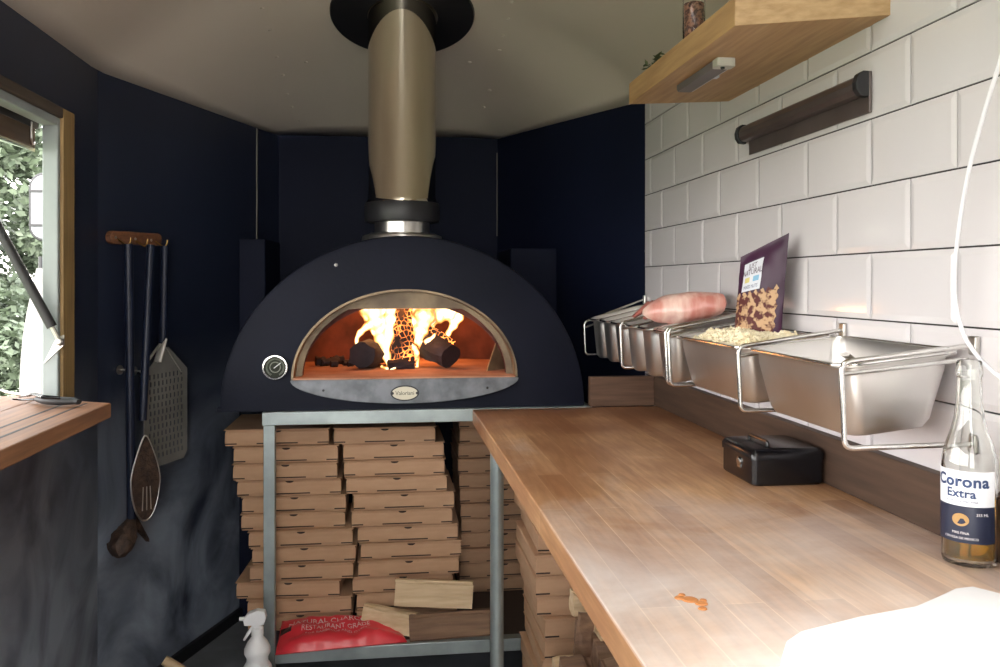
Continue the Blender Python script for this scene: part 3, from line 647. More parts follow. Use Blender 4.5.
bm = B(); loft(bm, [[(x, y, z) for x, y in rrect(lx0 - .001, lx1 + .001, 1.448, 1.476, .005, 3)] for z in (.3968, .3825)], True, True); obj('end_cap', bm, mat('pale_plastic', (.55, .55, .5), .4), lt)
bm = B(); lathe(bm, [(.004, 0), (.0035, -.003), (0, -.003)], (.588, 1.460, .3822), 12); obj('sensor', bm, M_black, lt)
bm = B(); box(bm, lx1 - .004, lx1 + .001, ly0 + .03, ly1 - .004, .385, .3885); box(bm, lx1 - .002, lx1 + .005, 1.535, 1.55, .383, .3885); obj('diffuser_edge', bm, mat('pale_diffuser', (.62, .63, .72), .3), lt)
# jar
jc = atY(694, 20, 1.63); jc.z = .4437
jar = thing('spice_jar', 'tall glass jar of brown and pink spice standing on the oak shelf', 'jar', jc)
bm = B(); lathe(bm, [(0, 0), (.020, 0), (.022, .003), (.022, .132), (.019, .139), (.0185, .139), (.0205, .131), (.0205, .003), (0, .002)], jc, 28); obj('glass', bm, glass('jar_glass'), jar, smooth=True)
bm = B(); lathe(bm, [(0, .003), (.0198, .003), (.0198, .105), (.012, .108), (0, .106)], jc, 24); obj('spice', bm, mat('mixed_peppercorns', (.46, .22, .15), .7, col2=(.10, .035, .03), scale=120, bump=1, bscale=150, contrast=(.45, .55)), jar, smooth=True)
bm = B(); lathe(bm, [(.0205, .134), (.0215, .135), (.0215, .154), (.019, .156), (0, .156)], jc, 28); obj('lid', bm, M_steel, jar, smooth=True)
hb = Vector((.545, 1.76, .46))
herb = thing('dried_herb_bunch', 'small bunch of dried green herbs lying on the far end of the shelf', 'herbs', (hb.x + .01, 1.76, .4437))
bm = B(); rnd = random.Random(3)
for k in range(90):
    p = Vector((hb.x + .012 + rnd.uniform(-.014, .022), 1.76 + rnd.uniform(-.07, .055), .446 + rnd.random() * .024)); a = Vector((rnd.gauss(0, 1), rnd.gauss(0, 1), rnd.gauss(0, .4))).normalized() * .008; b = a.cross(Vector((0, .3, 1))).normalized() * .004
    bm.faces.new([bm.verts.new(q) for q in (p - a, p + b, p + a, p - b)])
obj('leaves', bm, mat('olive_herb', (.10, .12, .06), .8), herb)
bm = B(); tube(bm, [(hb.x + .01, 1.70, .447), (hb.x + .012, 1.80, .448)], .002, 6); tube(bm, [(hb.x + .018, 1.70, .447), (hb.x + .006, 1.81, .449)], .002, 6); obj('stems', bm, M_bark, herb)
# order ticket rail on the tiles
tr_ = thing('ticket_rail', 'brown metal order ticket rail with black end caps on the tiles', 'rail', (.73, 1.49, .27))
M_rail = mat('brown_anodised_rail', (.16, .13, .125), .35, .6, col2=(.12, .095, .09), scale=8)
ry0, ry1 = 1.236, 1.700
bm = B(); box(bm, .7325, .7372, ry0, ry1 - .02, .262, .326); obj('back_plate', bm, M_rail, tr_, .001)
prof = [(.7324, .322), (.725, .323), (.717, .318), (.713, .308), (.714, .298), (.719, .291), (.7324, .289)]
bm = B(); prism(bm, [(x, ry0 + .012, z) for x, z in prof], (0, ry1 - ry0 - .024, 0)); obj('channel', bm, M_rail, tr_, .002)
for y0 in (ry0 - .002, ry1 - .011):
    bm = B(); prism(bm, [(.7322, y0, .326), (.723, y0, .326), (.714, y0, .321), (.710, y0, .308), (.711, y0, .297), (.717, y0, .288), (.7322, y0, .286)], (0, .0135, 0)); obj('end_cap', bm, M_black, tr_, .002)
# white cable
pts = [(1040, -70), (1012, 20), (1000, 62), (985, 110), (970, 165), (960, 220), (955, 270), (956, 305), (963, 332), (975, 353), (1000, 377), (1040, 400)]
P = [atX(x, y, .708) for x, y in pts]; sm = []
for i in range(len(P) - 1):
    p0, p1, p2, p3 = P[max(i - 1, 0)], P[i], P[i + 1], P[min(i + 2, len(P) - 1)]
    for k in range(6):
        t = k / 6; sm.append(.5 * ((2 * p1) + (p2 - p0) * t + (2 * p0 - 5 * p1 + 4 * p2 - p3) * t * t + (3 * p1 - p0 - 3 * p2 + p3) * t ** 3))
bm = B(); tube(bm, sm + [P[-1]], .0026, 10); tag(obj('power_cable', bm, M_cord, smooth=True), 'thin white cable hanging in a loop in front of the tiles', 'cable')

# ================================================================= OVEN
OY = 2.30; OX = .050; OA, OH_ = .485, .461; OZ = CT + .0008
ov = thing('pizza_oven', 'black domed wood-fired pizza oven with thermometer on steel stand', 'oven', (OX, OY + .3, OZ))
NA_ = 48; HA, HHt, HZ, HX = .295, .232, -.252, .048
def arc(a, h, cx, z0, y, n=NA_, p=1.0):
    return [(cx - a * math.cos(PI * i / n), y, z0 + h * (math.sin(PI * i / n) ** p)) for i in range(n + 1)]
def closed(a, h, cx, z0, y, nb=12, p=1.0):
    L_ = arc(a, h, cx, z0, y, NA_, p); return L_ + [(cx + a - 2 * a * k / nb, y, z0) for k in range(1, nb)]
bm = B()
hole = closed(HA, HHt, HX, HZ, OY)
o_ = [closed(OA - .012, OH_ - .012, OX, OZ, OY), closed(OA - .003, OH_ - .003, OX, OZ, OY + .004), closed(OA, OH_, OX, OZ, OY + .014)]
for k, (a, h, y) in enumerate(((.484, .46, .12), (.478, .455, .28), (.455, .43, .42), (.41, .385, .53), (.34, .31, .62), (.22, .20, .68), (.05, .05, .70))):
    o_.append(closed(a, h, OX, OZ, OY + y))
loft(bm, [hole] + o_, False, True)
obj('shell', bm, M_oven, ov, smooth=True)
# arch liner: outer ring goes back 7 cm, then a plate with flat-topped opening
flat = -.067
def clipz(L_, zc): return [(x, y, min(z, zc)) for x, y, z in L_]
lin = [closed(HA + .010, HHt + .010, HX, HZ - .002, OY - .006), closed(HA - .002, HHt - .002, HX, HZ, OY - .006), closed(HA - .002, HHt - .002, HX, HZ, OY + .0), closed(HA - .004, HHt - .004, HX, HZ, OY + .040)]
lin.append(clipz(closed(HA - .020, HHt - .014, HX, HZ, OY + .041), flat - .002))
lin.append(clipz(closed(HA - .018, HHt - .014, HX, HZ, OY + .075), flat - .004))
bm = B(); loft(bm, lin[1:])
loft(bm, [closed(HA + .004, HHt + .004, HX, HZ - .0, OY + .001), closed(HA + .004, HHt + .004, HX, HZ - .0, OY - .004), closed(HA - .002, HHt - .002, HX, HZ, OY - .004)])
obj('arch_liner', bm, M_arch, ov, smooth=True)
# chamber
bm = B(); ch = [closed(HA - .02, .20, HX, HZ - .001, OY + .075), closed(.40, .30, HX, HZ - .001, OY + .10)]
for a, h, y in ((.42, .33, .22), (.42, .33, .36), (.37, .31, .48), (.26, .24, .58), (.12, .12, .63), (.02, .02, .64)): ch.append(closed(a, h, HX, HZ - .001, OY + y))
loft(bm, ch, False, True); obj('chamber', bm, M_brick, ov, smooth=True)
bm = B(); prism(bm, [(HX - HA + .004, OY - .012, HZ), (HX + HA - .004, OY - .012, HZ), (HX + .36, OY + .15, HZ), (HX + .36, OY + .45, HZ), (HX, OY + .60, HZ), (HX - .36, OY + .45, HZ), (HX - .36, OY + .15, HZ)], (0, 0, -.012))
for v in bm.verts: v.co.z += .003
obj('hearth_slab', bm, M_hearth, ov, .002)
# fascia: zinc lens shape under the mouth
n = 30; top = [(HX - HA - .004 + (2 * HA + .008) * i / n, OY - .020, HZ - .001) for i in range(n + 1)]
bot = [(HX - (HA + .004) * math.cos(PI * i / n) , OY - .020, HZ - .004 - .062 * (math.sin(PI * i / n) ** 1.15)) for i in range(n, -1, -1)]
bm = B(); prism(bm, top + bot, (0, .0195, 0)); fas = obj('fascia', bm, M_fascia, ov, .0015)
for x in (HX - .215, HX + .215):
    bm = B(); lathe(bm, [(.0035, 0), (.003, .002), (0, .0025)], (0, 0, 0), 10, Matrix.Translation((x, OY - .020, HZ - .028)) @ Matrix.Rotation(PI / 2, 4, 'X')); obj('rivet', bm, M_black, fas)
# badge
bcx, bcz = .044, -.290
def disc_y(bm, cx, cz, rx, rz, y0, y1, n=40):
    prism(bm, [(cx + rx * math.cos(2 * PI * k / n), y0, cz + rz * math.sin(2 * PI * k / n)) for k in range(n)], (0, y1 - y0, 0))
bm = B(); disc_y(bm, bcx, bcz, .0375, .0205, OY - .0225, OY - .0202); obj('badge_rim', bm, M_black, ov)
bm = B(); disc_y(bm, bcx, bcz, .034, .0172, OY - .0235, OY - .0222); bd = obj('badge', bm, mat('cream_enamel', (.62, .57, .44), .35), ov)
obj('lettering', text_bm('Valoriani', .0148, lambda x, y: Vector((bcx + x, OY - .0238, bcz + y)), .95), M_black, bd)
for s in (-1, 1):
    bm = B(); disc_y(bm, bcx + s * .0325, bcz, .004, .004, OY - .0240, OY - .0232, 10); obj('stud', bm, M_black, bd)
# thermometer
tcx = atY(275.5, 367, OY); Mx = Matrix.Translation((tcx.x, OY, tcx.z)) @ Matrix.Rotation(PI / 2, 4, 'X')
th = thing('x', None, None, (0, 0, 0)); bpy.data.objects.remove(th)
bm = B(); lathe(bm, [(.033, 0), (.033, .012), (.0315, .015), (.028, .0155), (.027, .012), (.027, .006)], seg=36, M=Mx); thm = obj('thermometer', bm, M_wire, ov, smooth=True)
bm = B(); lathe(bm, [(.0272, .006), (.0272, .007), (0, .007)], seg=36, M=Mx); obj('dial', bm, mat('dark_dial', (.03, .034, .024), .5, col2=(.02, .022, .016), spec=.1), thm)
bm = B()
for k in range(40):
    a = math.radians(-60 + 300 * k / 39); r0, r1 = (.0195, .024)
    c, s = math.cos(a), math.sin(a); w = .0005
    q = [(c * r0 - s * w, s * r0 + c * w), (c * r0 + s * w, s * r0 - c * w), (c * r1 + s * w, s * r1 - c * w), (c * r1 - s * w, s * r1 + c * w)]
    bm.faces.new([bm.verts.new((tcx.x + a_, OY - .0075, tcx.z + b_)) for a_, b_ in q])
for k in range(28):
    a = 2 * PI * k / 28; c, s = math.cos(a), math.sin(a); bm.faces.new([bm.verts.new((tcx.x + c * r + (-s) * w, OY - .0075, tcx.z + s * r + c * w)) for r, w in ((.012, .001), (.012, -.001), (.0145, -.001), (.0145, .001))])
obj('graduations', bm, mat('pale_dial_print', (.28, .30, .24), .5), thm)
bm = B(); box(bm, -.001, .001, -.0005, .0005, -.004, .018, Matrix.Translation((tcx.x, OY - .0085, tcx.z)) @ Matrix.Rotation(.9, 4, 'Y')); obj('needle', bm, M_white, thm)
# screw on shell front
for px, py in ((336, 265),):
    p = atY(px, py, OY); bm = B(); lathe(bm, [(.005, 0), (.004, .003), (0, .004)], seg=12, M=Matrix.Translation((p.x, OY, p.z)) @ Matrix.Rotation(PI / 2, 4, 'X')); obj('bolt', bm, M_steel, ov)
# plinth trim line under the oven
bm = B(); box(bm, OX - OA - .006, OX + OA - .004, OY + .002, OY + .5, OZ + .0002, OZ + .010); obj('base_plate', bm, M_oven, ov, .002)

# burning logs and flames
def log_bm(p, q, r, seed, n=10, seg=14, taper=.9, flat=1):
    bm = B(); p, q = Vector(p), Vector(q); a, b = frame_of(q - p); loops = []
    for i in range(n + 1):
        t = i / n; c = p.lerp(q, t); L_ = []
        for k in range(seg):
            an = 2 * PI * k / seg; rr = r * (1 - (1 - taper) * t) * (1 + .42 * noise.noise(Vector((math.cos(an) * 1.5 + seed, math.sin(an) * 1.5, t * 3))))
            L_.append(c + a * math.cos(an) * rr + b * math.sin(an) * rr * flat)
        loops.append(L_)
    loft(bm, loops, True, True); return bm
FH = HZ + .0035
tag(obj('burning_log', log_bm((.045, 2.53, FH + .004), (.044, 2.60, FH + .30), .036, 1), M_ember, smooth=True), 'glowing cracked log standing upright in the middle of the fire', 'log')
tag(obj('burning_log', log_bm((-.075, 2.50, FH + .040), (.000, 2.66, FH + .044), .039, 4), M_char, smooth=True), 'charred dark log lying left of the upright burning log', 'log')
tag(obj('burning_log', log_bm((.090, 2.60, FH + .075), (.180, 2.50, FH + .036), .040, 7), M_char, smooth=True), 'charred dark log leaning right of the upright burning log', 'log')
tag(obj('burning_log', log_bm((.095, 2.59, FH + .130), (.190, 2.51, FH + .072), .010, 9), M_ember, smooth=True), 'thin glowing stick lying on the right charred log', 'stick')
tag(obj('burning_log', log_bm((.00, 2.50, FH + .012), (.075, 2.515, FH + .014), .016, 12), M_char, smooth=True), 'short charcoal chunk at the foot of the upright burning log', 'log')
def flame(name, label, cat, tongues, seed):
    bm = B()
    for pts, rs in tongues:
        P = [Vector(atY(x, y, Yd)) for x, y, Yd in pts]; sm = []; rr = []
        for i in range(len(P) - 1):
            for k in range(6):
                t = k / 6; p0, p1, p2, p3 = P[max(i - 1, 0)], P[i], P[i + 1], P[min(i + 2, len(P) - 1)]
                v = .5 * ((2 * p1) + (p2 - p0) * t + (2 * p0 - 5 * p1 + 4 * p2 - p3) * t * t + (3 * p1 - p0 - 3 * p2 + p3) * t ** 3)
                sm.append(v); rr.append(1.5 * (rs[i] * (1 - t) + rs[i + 1] * t) * (1 + .18 * math.sin(len(sm) * 1.3 + seed)))
        sm.append(P[-1]); rr.append(rs[-1]); tube(bm, sm, rr, 14)
    o = tag(obj(name, bm, M_flame, smooth=True), label, cat)
    m_ = o.modifiers.new('r', 'REMESH'); m_.mode = 'VOXEL'; m_.voxel_size = .004; m_.use_smooth_shade = True
    return o
flame('flame', 'bright yellow flame fanning upward left of the upright log', 'flame', [
    ([(390, 368, 2.54), (385, 350, 2.55), (379, 330, 2.56), (374, 312, 2.57), (370, 296, 2.60)], [.006, .011, .017, .026, .030]),
    ([(386, 352, 2.54), (389, 330, 2.55), (391, 312, 2.56), (392, 298, 2.58)], [.006, .014, .018, .018]),
    ([(374, 334, 2.55), (368, 320, 2.56), (366, 308, 2.57)], [.004, .010, .014]),
    ([(358, 352, 2.53), (357, 338, 2.53), (364, 329, 2.54), (372, 322, 2.55)], [.002, .005, .008, .008]),
    ([(381, 366, 2.52), (390, 369, 2.50), (400, 364, 2.50), (404, 355, 2.50)], [.004, .004, .003, .001])], 1)
flame('flame', 'bright yellow flame sweeping up and right over the leaning log', 'flame', [
    ([(417, 368, 2.54), (415, 350, 2.54), (419, 335, 2.55), (424, 318, 2.56), (426, 298, 2.58)], [.005, .010, .014, .022, .028]),
    ([(424, 320, 2.57), (438, 311, 2.58), (452, 311, 2.58), (460, 316, 2.58)], [.016, .017, .018, .013]),
    ([(461, 313, 2.58), (456, 322, 2.57), (449, 332, 2.56), (445, 343, 2.55)], [.011, .010, .007, .002]),
    ([(432, 316, 2.575), (446, 315, 2.575), (458, 315, 2.575)], [.016, .015, .012]),
    ([(412, 330, 2.55), (415, 316, 2.56), (418, 300, 2.58)], [.004, .010, .014]),
    ([(428, 340, 2.57), (431, 328, 2.58), (432, 316, 2.58)], [.006, .008, .012]),
    ([(406, 340, 2.53), (412, 345, 2.52), (416, 352, 2.52), (414, 362, 2.52)], [.001, .005, .008, .002]),
    ([(424, 343, 2.525), (432, 338, 2.53), (436, 332, 2.53)], [.007, .005, .001]),
    ([(447, 350, 2.53), (448, 344, 2.53), (447, 338, 2.54)], [.002, .006, .002])], 2)
# the light of the fire
for p, e in (((.05, 2.50, -.06), 1.6), ((-.03, 2.72, -.08), 1.5), ((.12, 2.72, -.08), 1.5)):
    ld = bpy.data.lights.new('fire_light', 'POINT'); ld.energy = e; ld.color = (1, .36, .10); ld.shadow_soft_size = .05
    lo = bpy.data.objects.new('fire_light', ld); lo.location = p; COL.objects.link(lo)
# small embers and coals at the back of the hearth
rnd = random.Random(11)
for k in range(9):
    x = -.20 + .012 * k + rnd.uniform(-.01, .01); y = 2.62 + rnd.uniform(-.05, .05); r = rnd.uniform(.008, .014)
    o = obj('charcoal', log_bm((x - r, y, FH + r), (x + r, y + .01, FH + r), r, k, 4, 8), M_char, smooth=True); tag(o, 'small charcoal lump on the hearth left of the fire', 'charcoal', 'charcoal lumps left of the fire')
bm = B(); prism(bm, [(.275, 2.42, FH), (.335, 2.47, FH), (.325, 2.50, FH + .075), (.310, 2.475, FH + .08)], (.003, -.003, 0))
tag(obj('ember_guard', bm, M_arch), 'thin steel plate leaning inside the oven mouth at the right', 'plate')

# flue
FX, FY = .040, 2.47
fz = OZ + OH_ * math.sqrt(1 - ((FX - OX) / OA) ** 2)
flu = thing('flue_pipe', 'polished steel chimney flue rising from the oven through the ceiling', 'flue', (FX, FY, fz - .02))
bm = B(); lathe(bm, [(.118, fz - .02), (.112, fz + .006), (.090, fz + .014), (.078, fz + .014), (.078, fz + .045), (.075, fz + .047)], (FX, FY, 0), 48); obj('base_ring', bm, M_steel, flu, smooth=True)
bm = B(); lathe(bm, [(.080, fz + .044), (.104, fz + .046), (.106, fz + .05), (.106, fz + .096), (.104, fz + .10), (.09, fz + .10)], (FX, FY, 0), 48); obj('black_collar', bm, M_black, flu, smooth=True)
bm = B(); lathe(bm, [(.094, fz + .098), (.0985, fz + .10), (.0985, fz + .110), (.0965, fz + .113), (.0965, fz + .9), (.09, fz + .9)], (FX, FY, 0), 64); obj('pipe', bm, M_mirror, flu, smooth=True)
bm = B(); c0 = Vector((FX + .002, FY, 0)); loops = []
for rr, dz in ((.100, -.008), (.202, -.008), (.205, -.004), (.205, .012)):
    loops.append([(c0.x + rr * math.cos(2 * PI * k / 64), c0.y + rr * math.sin(2 * PI * k / 64), .765 - rr * math.sin(2 * PI * k / 64) * .27 + dz) for k in range(64)])
loft(bm, loops); obj('ceiling_flashing', bm, M_black, flu, smooth=True)

# ================================================================= STAND
sx0, sx1, sy0, sy1 = -.323, .550, 2.283, 2.96
SZ1 = -1.0 + .047
std = thing('oven_stand', 'galvanised steel frame stand with a lower shelf under the oven', 'stand', (.1, 2.6, FZ))
bm = B(); box(bm, sx0, sx1, sy0, sy0 + .035, CT - .034, CT); box(bm, sx0, sx1, sy1 - .035, sy1, CT - .034, CT)
for x in (sx0, sx1 - .035): box(bm, x, x + .035, sy0 + .035, sy1 - .035, CT - .034, CT)
obj('top_frame', bm, M_galv, std, .0015)
for x in (sx0 + .003, sx1 - .033):
    for y in (sy0 + .003, sy1 - .033):
        bm = B(); box(bm, x, x + .029, y, y + .029, FZ, CT - .034); obj('leg', bm, M_galv, std, .0015)
bm = B(); box(bm, sx0 + .033, sx1 - .034, sy0, sy0 + .03, SZ1 - .034, SZ1); obj('lower_rail', bm, M_galv, std, .0015)
bm = B(); box(bm, sx0 + .033, sx1 - .034, sy1 - .03, sy1, SZ1 - .034, SZ1); obj('lower_rail', bm, M_galv, std, .0015)
bm = B(); box(bm, sx0 + .033, sx1 - .034, sy0 + .03, sy1 - .03, SZ1 - .012, SZ1 - .002); obj('shelf_board', bm, mat('dark_shelf_board', (.07, .05, .04), .7), std)

# ================================================================= PIZZA BOXES
BW, BD, BH = .284, .284, .0462
def make_box():
    t = thing('pizza_box', '', 'pizza box', (0, 0, 0))
    bm = B(); i = .003
    def L_(z, i): return [(-BW / 2 + i, i, z), (BW / 2 - i, i, z), (BW / 2 - i, BD - i, z), (-BW / 2 + i, BD - i, z)]
    loft(bm, [L_(.0004, .004), L_(.010, .0025), L_(.036, .003), L_(.0425, .006)], True, True); obj('tray', bm, M_card, t, .0012)
    bm = B(); loft(bm, [L_(.0428, .0015), L_(.0440, -.0005), L_(.0455, .001)], True, True); obj('lid', bm, M_card, t)
    bm = B(); box(bm, -.055, .055, .0018, .004, .0048, .0078)
    for s in (-1, 1): box(bm, s * BW / 2 - s * .034, s * BW / 2 - s * .003, .0018, .004, .0048, .0078)
    prism(bm, [(.011 * math.cos(a), .0036, .0405 - .005 * math.sin(a)) for a in [PI * k / 8 for k in range(9)]], (0, -.0018, 0))
    obj('slot', bm, M_carddk, t)
    return t
proto = make_box(); used = []
def place(x, y, z, rz, label, grp):
    b = proto if not used else copy_tree(proto); used.append(1)
    b.location = (x, y, z); b.rotation_euler = (0, 0, rz); b['label'] = label; b['group'] = grp; return b
ordn = ['top', 'second', 'third', 'fourth', 'fifth', 'sixth', 'seventh', 'eighth', 'ninth', 'tenth', 'eleventh', 'twelfth', 'thirteenth', 'fourteenth']
def stack(xs, yf, ztop, name, grp, rots=None, ys=None):
    n = len(xs)
    for i, x in enumerate(xs):
        z = ztop - BH * (i + 1) + .0
        lab = ('topmost' if i == 0 else ('bottom' if i == n - 1 else ordn[i] + ' from top')) + ' brown pizza box in ' + name
        place(x, (ys[i] if ys else yf), z, rots[i] if rots else 0, lab, grp)
YF = 2.405; ZT = SZ1 + .0002 + 12 * BH
def mid(xl): return atY(210 + xl / 2.524, 500, YF).x + BW / 2
ls = [33, 57, 55, 65, 77, 75, 95, 103, 97, 62, 92, 92]; rs_ = [308, 327, 335, 337, 360, 355, 363, 367, 361, 357, 360, 360]
rl = [random.uniform(-.014, .014) for _ in ls]; rl[9] = -.06
lx = [mid(v) for v in ls]; rx = [mid(v) for v in rs_]
rx = [max(b, a + BW + .008) for a, b in zip(lx, rx)]
stack(lx, YF, ZT, 'the left stack under the oven', 'pizza boxes in the left stack under the oven', rl, [YF + random.uniform(-.006, .008) for _ in ls])
stack(rx, YF, ZT, 'the middle stack under the oven', 'pizza boxes in the middle stack under the oven', [random.uniform(-.006, .006) for _ in rs_], [YF + random.uniform(-.006, .008) for _ in rs_])
# third stack, set further back to the right, standing on its own low riser on the floor
x3 = [.205 + BW / 2 + .012 * math.sin(i * 1.9) for i in range(12)]
x3 = [.350, .352, .348, .346, .350, .352, .354, .356, .352, .350, .352, .352]
stack([v + .006 for v in x3], 2.52, ZT - .002, 'the darker right stack under the oven', 'pizza boxes in the right stack under the oven', [.0] * 12, [2.630 + .004 * (i % 3) for i in range(12)])
# fourth stack on the floor under the worktop
x4 = [.476, .456, .452, .446, .446, .450, .466, .466, .462, .46, .46, .46, .46, .46]
x4 = [v + .012 for v in x4]
stack(x4, 1.83, FZ + .0005 + 14 * BH, 'the stack under the worktop', 'pizza boxes in the stack under the worktop', [.02 * math.sin(i * 2.2) + (.05 if i in (1,) else 0) for i in range(14)], [1.84 + .004 * (i % 3) + (.03 if i == 0 else 0) for i in range(14)])

# ================================================================= FIREWOOD
def split_log(name, label, p, q, w, h, seed, m_bark=True, roll=0, grp=None, m=None):
    """wedge-section split log from p to q, pale split faces, bark on the back"""
    p, q = Vector(p), Vector(q); d = (q - p); a, b = frame_of(d)
    t = thing(name, label, 'firewood', ((p.x + q.x) / 2, (p.y + q.y) / 2, min(p.z, q.z) - h / 2), grp)
    prof = [(-w / 2, -h / 2), (w / 2, -h / 2 + .003), (w / 2 - .004, h / 2 - .006), (w * .15, h / 2), (-w / 2 + .006, h / 2 - .004)]
    c_, s_ = math.cos(roll), math.sin(roll); n = 12; loops = []
    pr = []
    for k in range(len(prof)):
        x0, y0 = prof[k]; x1, y1 = prof[(k + 1) % len(prof)]
        for j in range(4): pr.append((x0 + (x1 - x0) * j / 4, y0 + (y1 - y0) * j / 4))
    for i in range(n + 1):
        u = i / n; c = p + d * u; L_ = []
        for k, (x, y) in enumerate(pr):
            x, y = x * c_ - y * s_, x * s_ + y * c_
            nz = .005 * noise.noise(Vector((k * .5 + seed, u * 2.2, seed))); L_.append(c + a * (x + nz) + b * (y + nz) + d.normalized() * .004 * noise.noise(Vector((x * 60, y * 60, seed))) * (1 if i in (0, n) else 0))
        loops.append(L_)
    bm = B(); loft(bm, loops, True, True); obj('split_wood', bm, m or M_log, t)
    if m_bark:
        bm = B(); V = []
        for i in range(n + 1):
            V.append([bm.verts.new(loops[i][k] + (loops[i][k] - (p + d * (i / n))).normalized() * .003) for k in range(0, 5)])
        for i in range(n):
            for k in range(4): bm.faces.new((V[i][k], V[i][k + 1], V[i + 1][k + 1], V[i + 1][k]))
        o = obj('bark', bm, M_bark, t); s = o.modifiers.new('s', 'SOLIDIFY'); s.thickness = .003
    return t
zs = SZ1 - .001
M_dklog = wood('weathered_brown_split_face', (.30, .18, .11), (.16, .09, .06), 0, 5, .9, .5)
split_log('firewood_log', 'dark bark-faced split log at the front right of the lower shelf', (.056, 2.318, zs + .032), (.285, 2.328, zs + .035), .045, .064, 3, m=M_dklog)
split_log('firewood_log', 'small pale split log lying left on the lower shelf', (-.065, 2.378, zs + .050), (.075, 2.335, zs + .032), .045, .060, 8, False)
split_log('firewood_log', 'pale split log lying on top of the other shelf firewood', (.020, 2.366, zs + .112), (.230, 2.350, zs + .100), .045, .070, 14, False)
# bark skin covering the front log's face
# log pile under the worktop
def pil(x, y): return atY(x, y, 1.62)
logs = [((575, 604), (640, 600), .06, .045, 'pale split log end resting on top of the under-worktop log pile'),
        ]
lz = FZ + .0005; k = 0
rows_ = 4
for r in range(rows_):
    zc = lz + .042 + r * .084
    for j, x in enumerate((.365, .455, .545, .635)):
        yn = 1.33 + .01 * ((r * 3 + j * 5) % 4) ; zz = zc
        lab = ['pile log under the worktop, left column', 'pile log under the worktop, second column', 'pile log under the worktop, third column', 'pile log under the worktop, column by the wall'][j]
        if r == 3 and j == 0: lab = 'dark split log at the top left of the under-worktop pile'
        if r == 3 and j == 1: lab = 'brown split log beside the worktop edge, top of the pile'
        split_log('firewood_log', lab + ('' if r == 3 else ', row %s up' % ['one', 'two', 'three', 'four'][r]), (x, yn, zz), (x + .004, yn + .40, zz), .080, .080, 20 + k, (r + j) % 2 == 0, .2 * math.sin(k * 1.7) * 0, 'firewood pile under the worktop'); k += 1
zt_ = lz + rows_ * .084
split_log('firewood_log', 'brown log lying under the pale log that crosses the pile', (.392, 1.620, zt_ + .042), (.63, 1.625, zt_ + .042), .075, .082, 72, False, m=M_dklog)
split_log('firewood_log', 'brown log lying under the small pale log at the back of the pile', (.380, 1.705, zt_ + .041), (.63, 1.705, zt_ + .041), .070, .080, 74, False, m=M_dklog)
split_log('firewood_log', 'pale split log lying across the pile behind the two brown log ends', (.398, 1.615, zt_ + .116), (.62, 1.620, zt_ + .116), .060, .064, 61, False)
split_log('firewood_log', 'small pale split log at the back of the pile against the boxes', (.374, 1.735, zt_ + .108), (.60, 1.735, zt_ + .108), .045, .050, 63, False)
split_log('firewood_log', 'brown log end at the front left of the pile under the worktop', (.335, 1.33, zt_ + .041), (.338, 1.55, zt_ + .041), .066, .078, 66, True, m=M_dklog)
split_log('firewood_log', 'brown log end under the worktop edge, right of another brown end', (.412, 1.33, zt_ + .038), (.415, 1.55, zt_ + .038), .066, .072, 68, True, m=M_dklog)
split_log('firewood_log', 'thin dark splinter of wood standing between the pale pile logs', (.360, 1.60, zt_ + .004), (.378, 1.615, zt_ + .130), .012, .035, 70, False, m=M_dklog)

# ================================================================= RED BAG, SPRAY BOTTLE, BRUSH
M_redink = mat('white_bag_print', (.78, .62, .63), .4)
rb = thing('red_bag', 'flat red plastic bag with white printing on the lower shelf', 'bag', (-.14, 2.34, SZ1))
rx0, rx1, ry0_, ry1_ = -.286, .050, 2.255, 2.398
def rbag(u, v, top=True, off=0):
    x = rx0 + (rx1 - rx0) * u - .03 * v * u; y = ry0_ + (ry1_ - ry0_) * (v + .25 * u * (1 - v))
    e = min(1, 5 * min(u, 1 - u)) ** .5 * min(1, 5 * min(v, 1 - v)) ** .5
    z = SZ1 + .001 + .030 * v ** 1.3 * (1 - .25 * u) + (.024 * e * (1 + .35 * noise.noise(Vector((u * 6, v * 4, 2)))) + .006 * (1 if e > 0 else 0) * noise.noise(Vector((u * 14, v * 5, 7))) + .002 if top else 0)
    return Vector((x, y, z + off))
bm = B()
for top in (True, False):
    V = [[bm.verts.new(rbag(i / 30, j / 14, top)) for j in range(15)] for i in range(31)]
    for i in range(30):
        for j in range(14): bm.faces.new((V[i][j], V[i + 1][j], V[i + 1][j + 1], V[i][j + 1]))
bmesh.ops.remove_doubles(bm, verts=bm.verts, dist=.0008)
obj('plastic', bm, M_red, rb, smooth=True)
for s, u, v, sz in (('NATURAL CHARCOAL', .44, .66, .024), ('RESTAURANT GRADE', .46, .46, .019), ('FOR BARBECUE AND OVEN', .46, .30, .013)):
    obj('lettering', text_bm(s, sz, lambda x, y: rbag(u + x / .33, v + y / .115 * 1.0, True, .003)), M_redink, rb)
bm = B(); V = [[bm.verts.new(rbag(.01 + .09 * i / 4, .45 + .22 * j / 4, True, .001)) for j in range(5)] for i in range(5)]
for i in range(4):
    for j in range(4): bm.faces.new((V[i][j], V[i + 1][j], V[i + 1][j + 1], V[i][j + 1]))
obj('handle_hole', bm, M_black, rb)

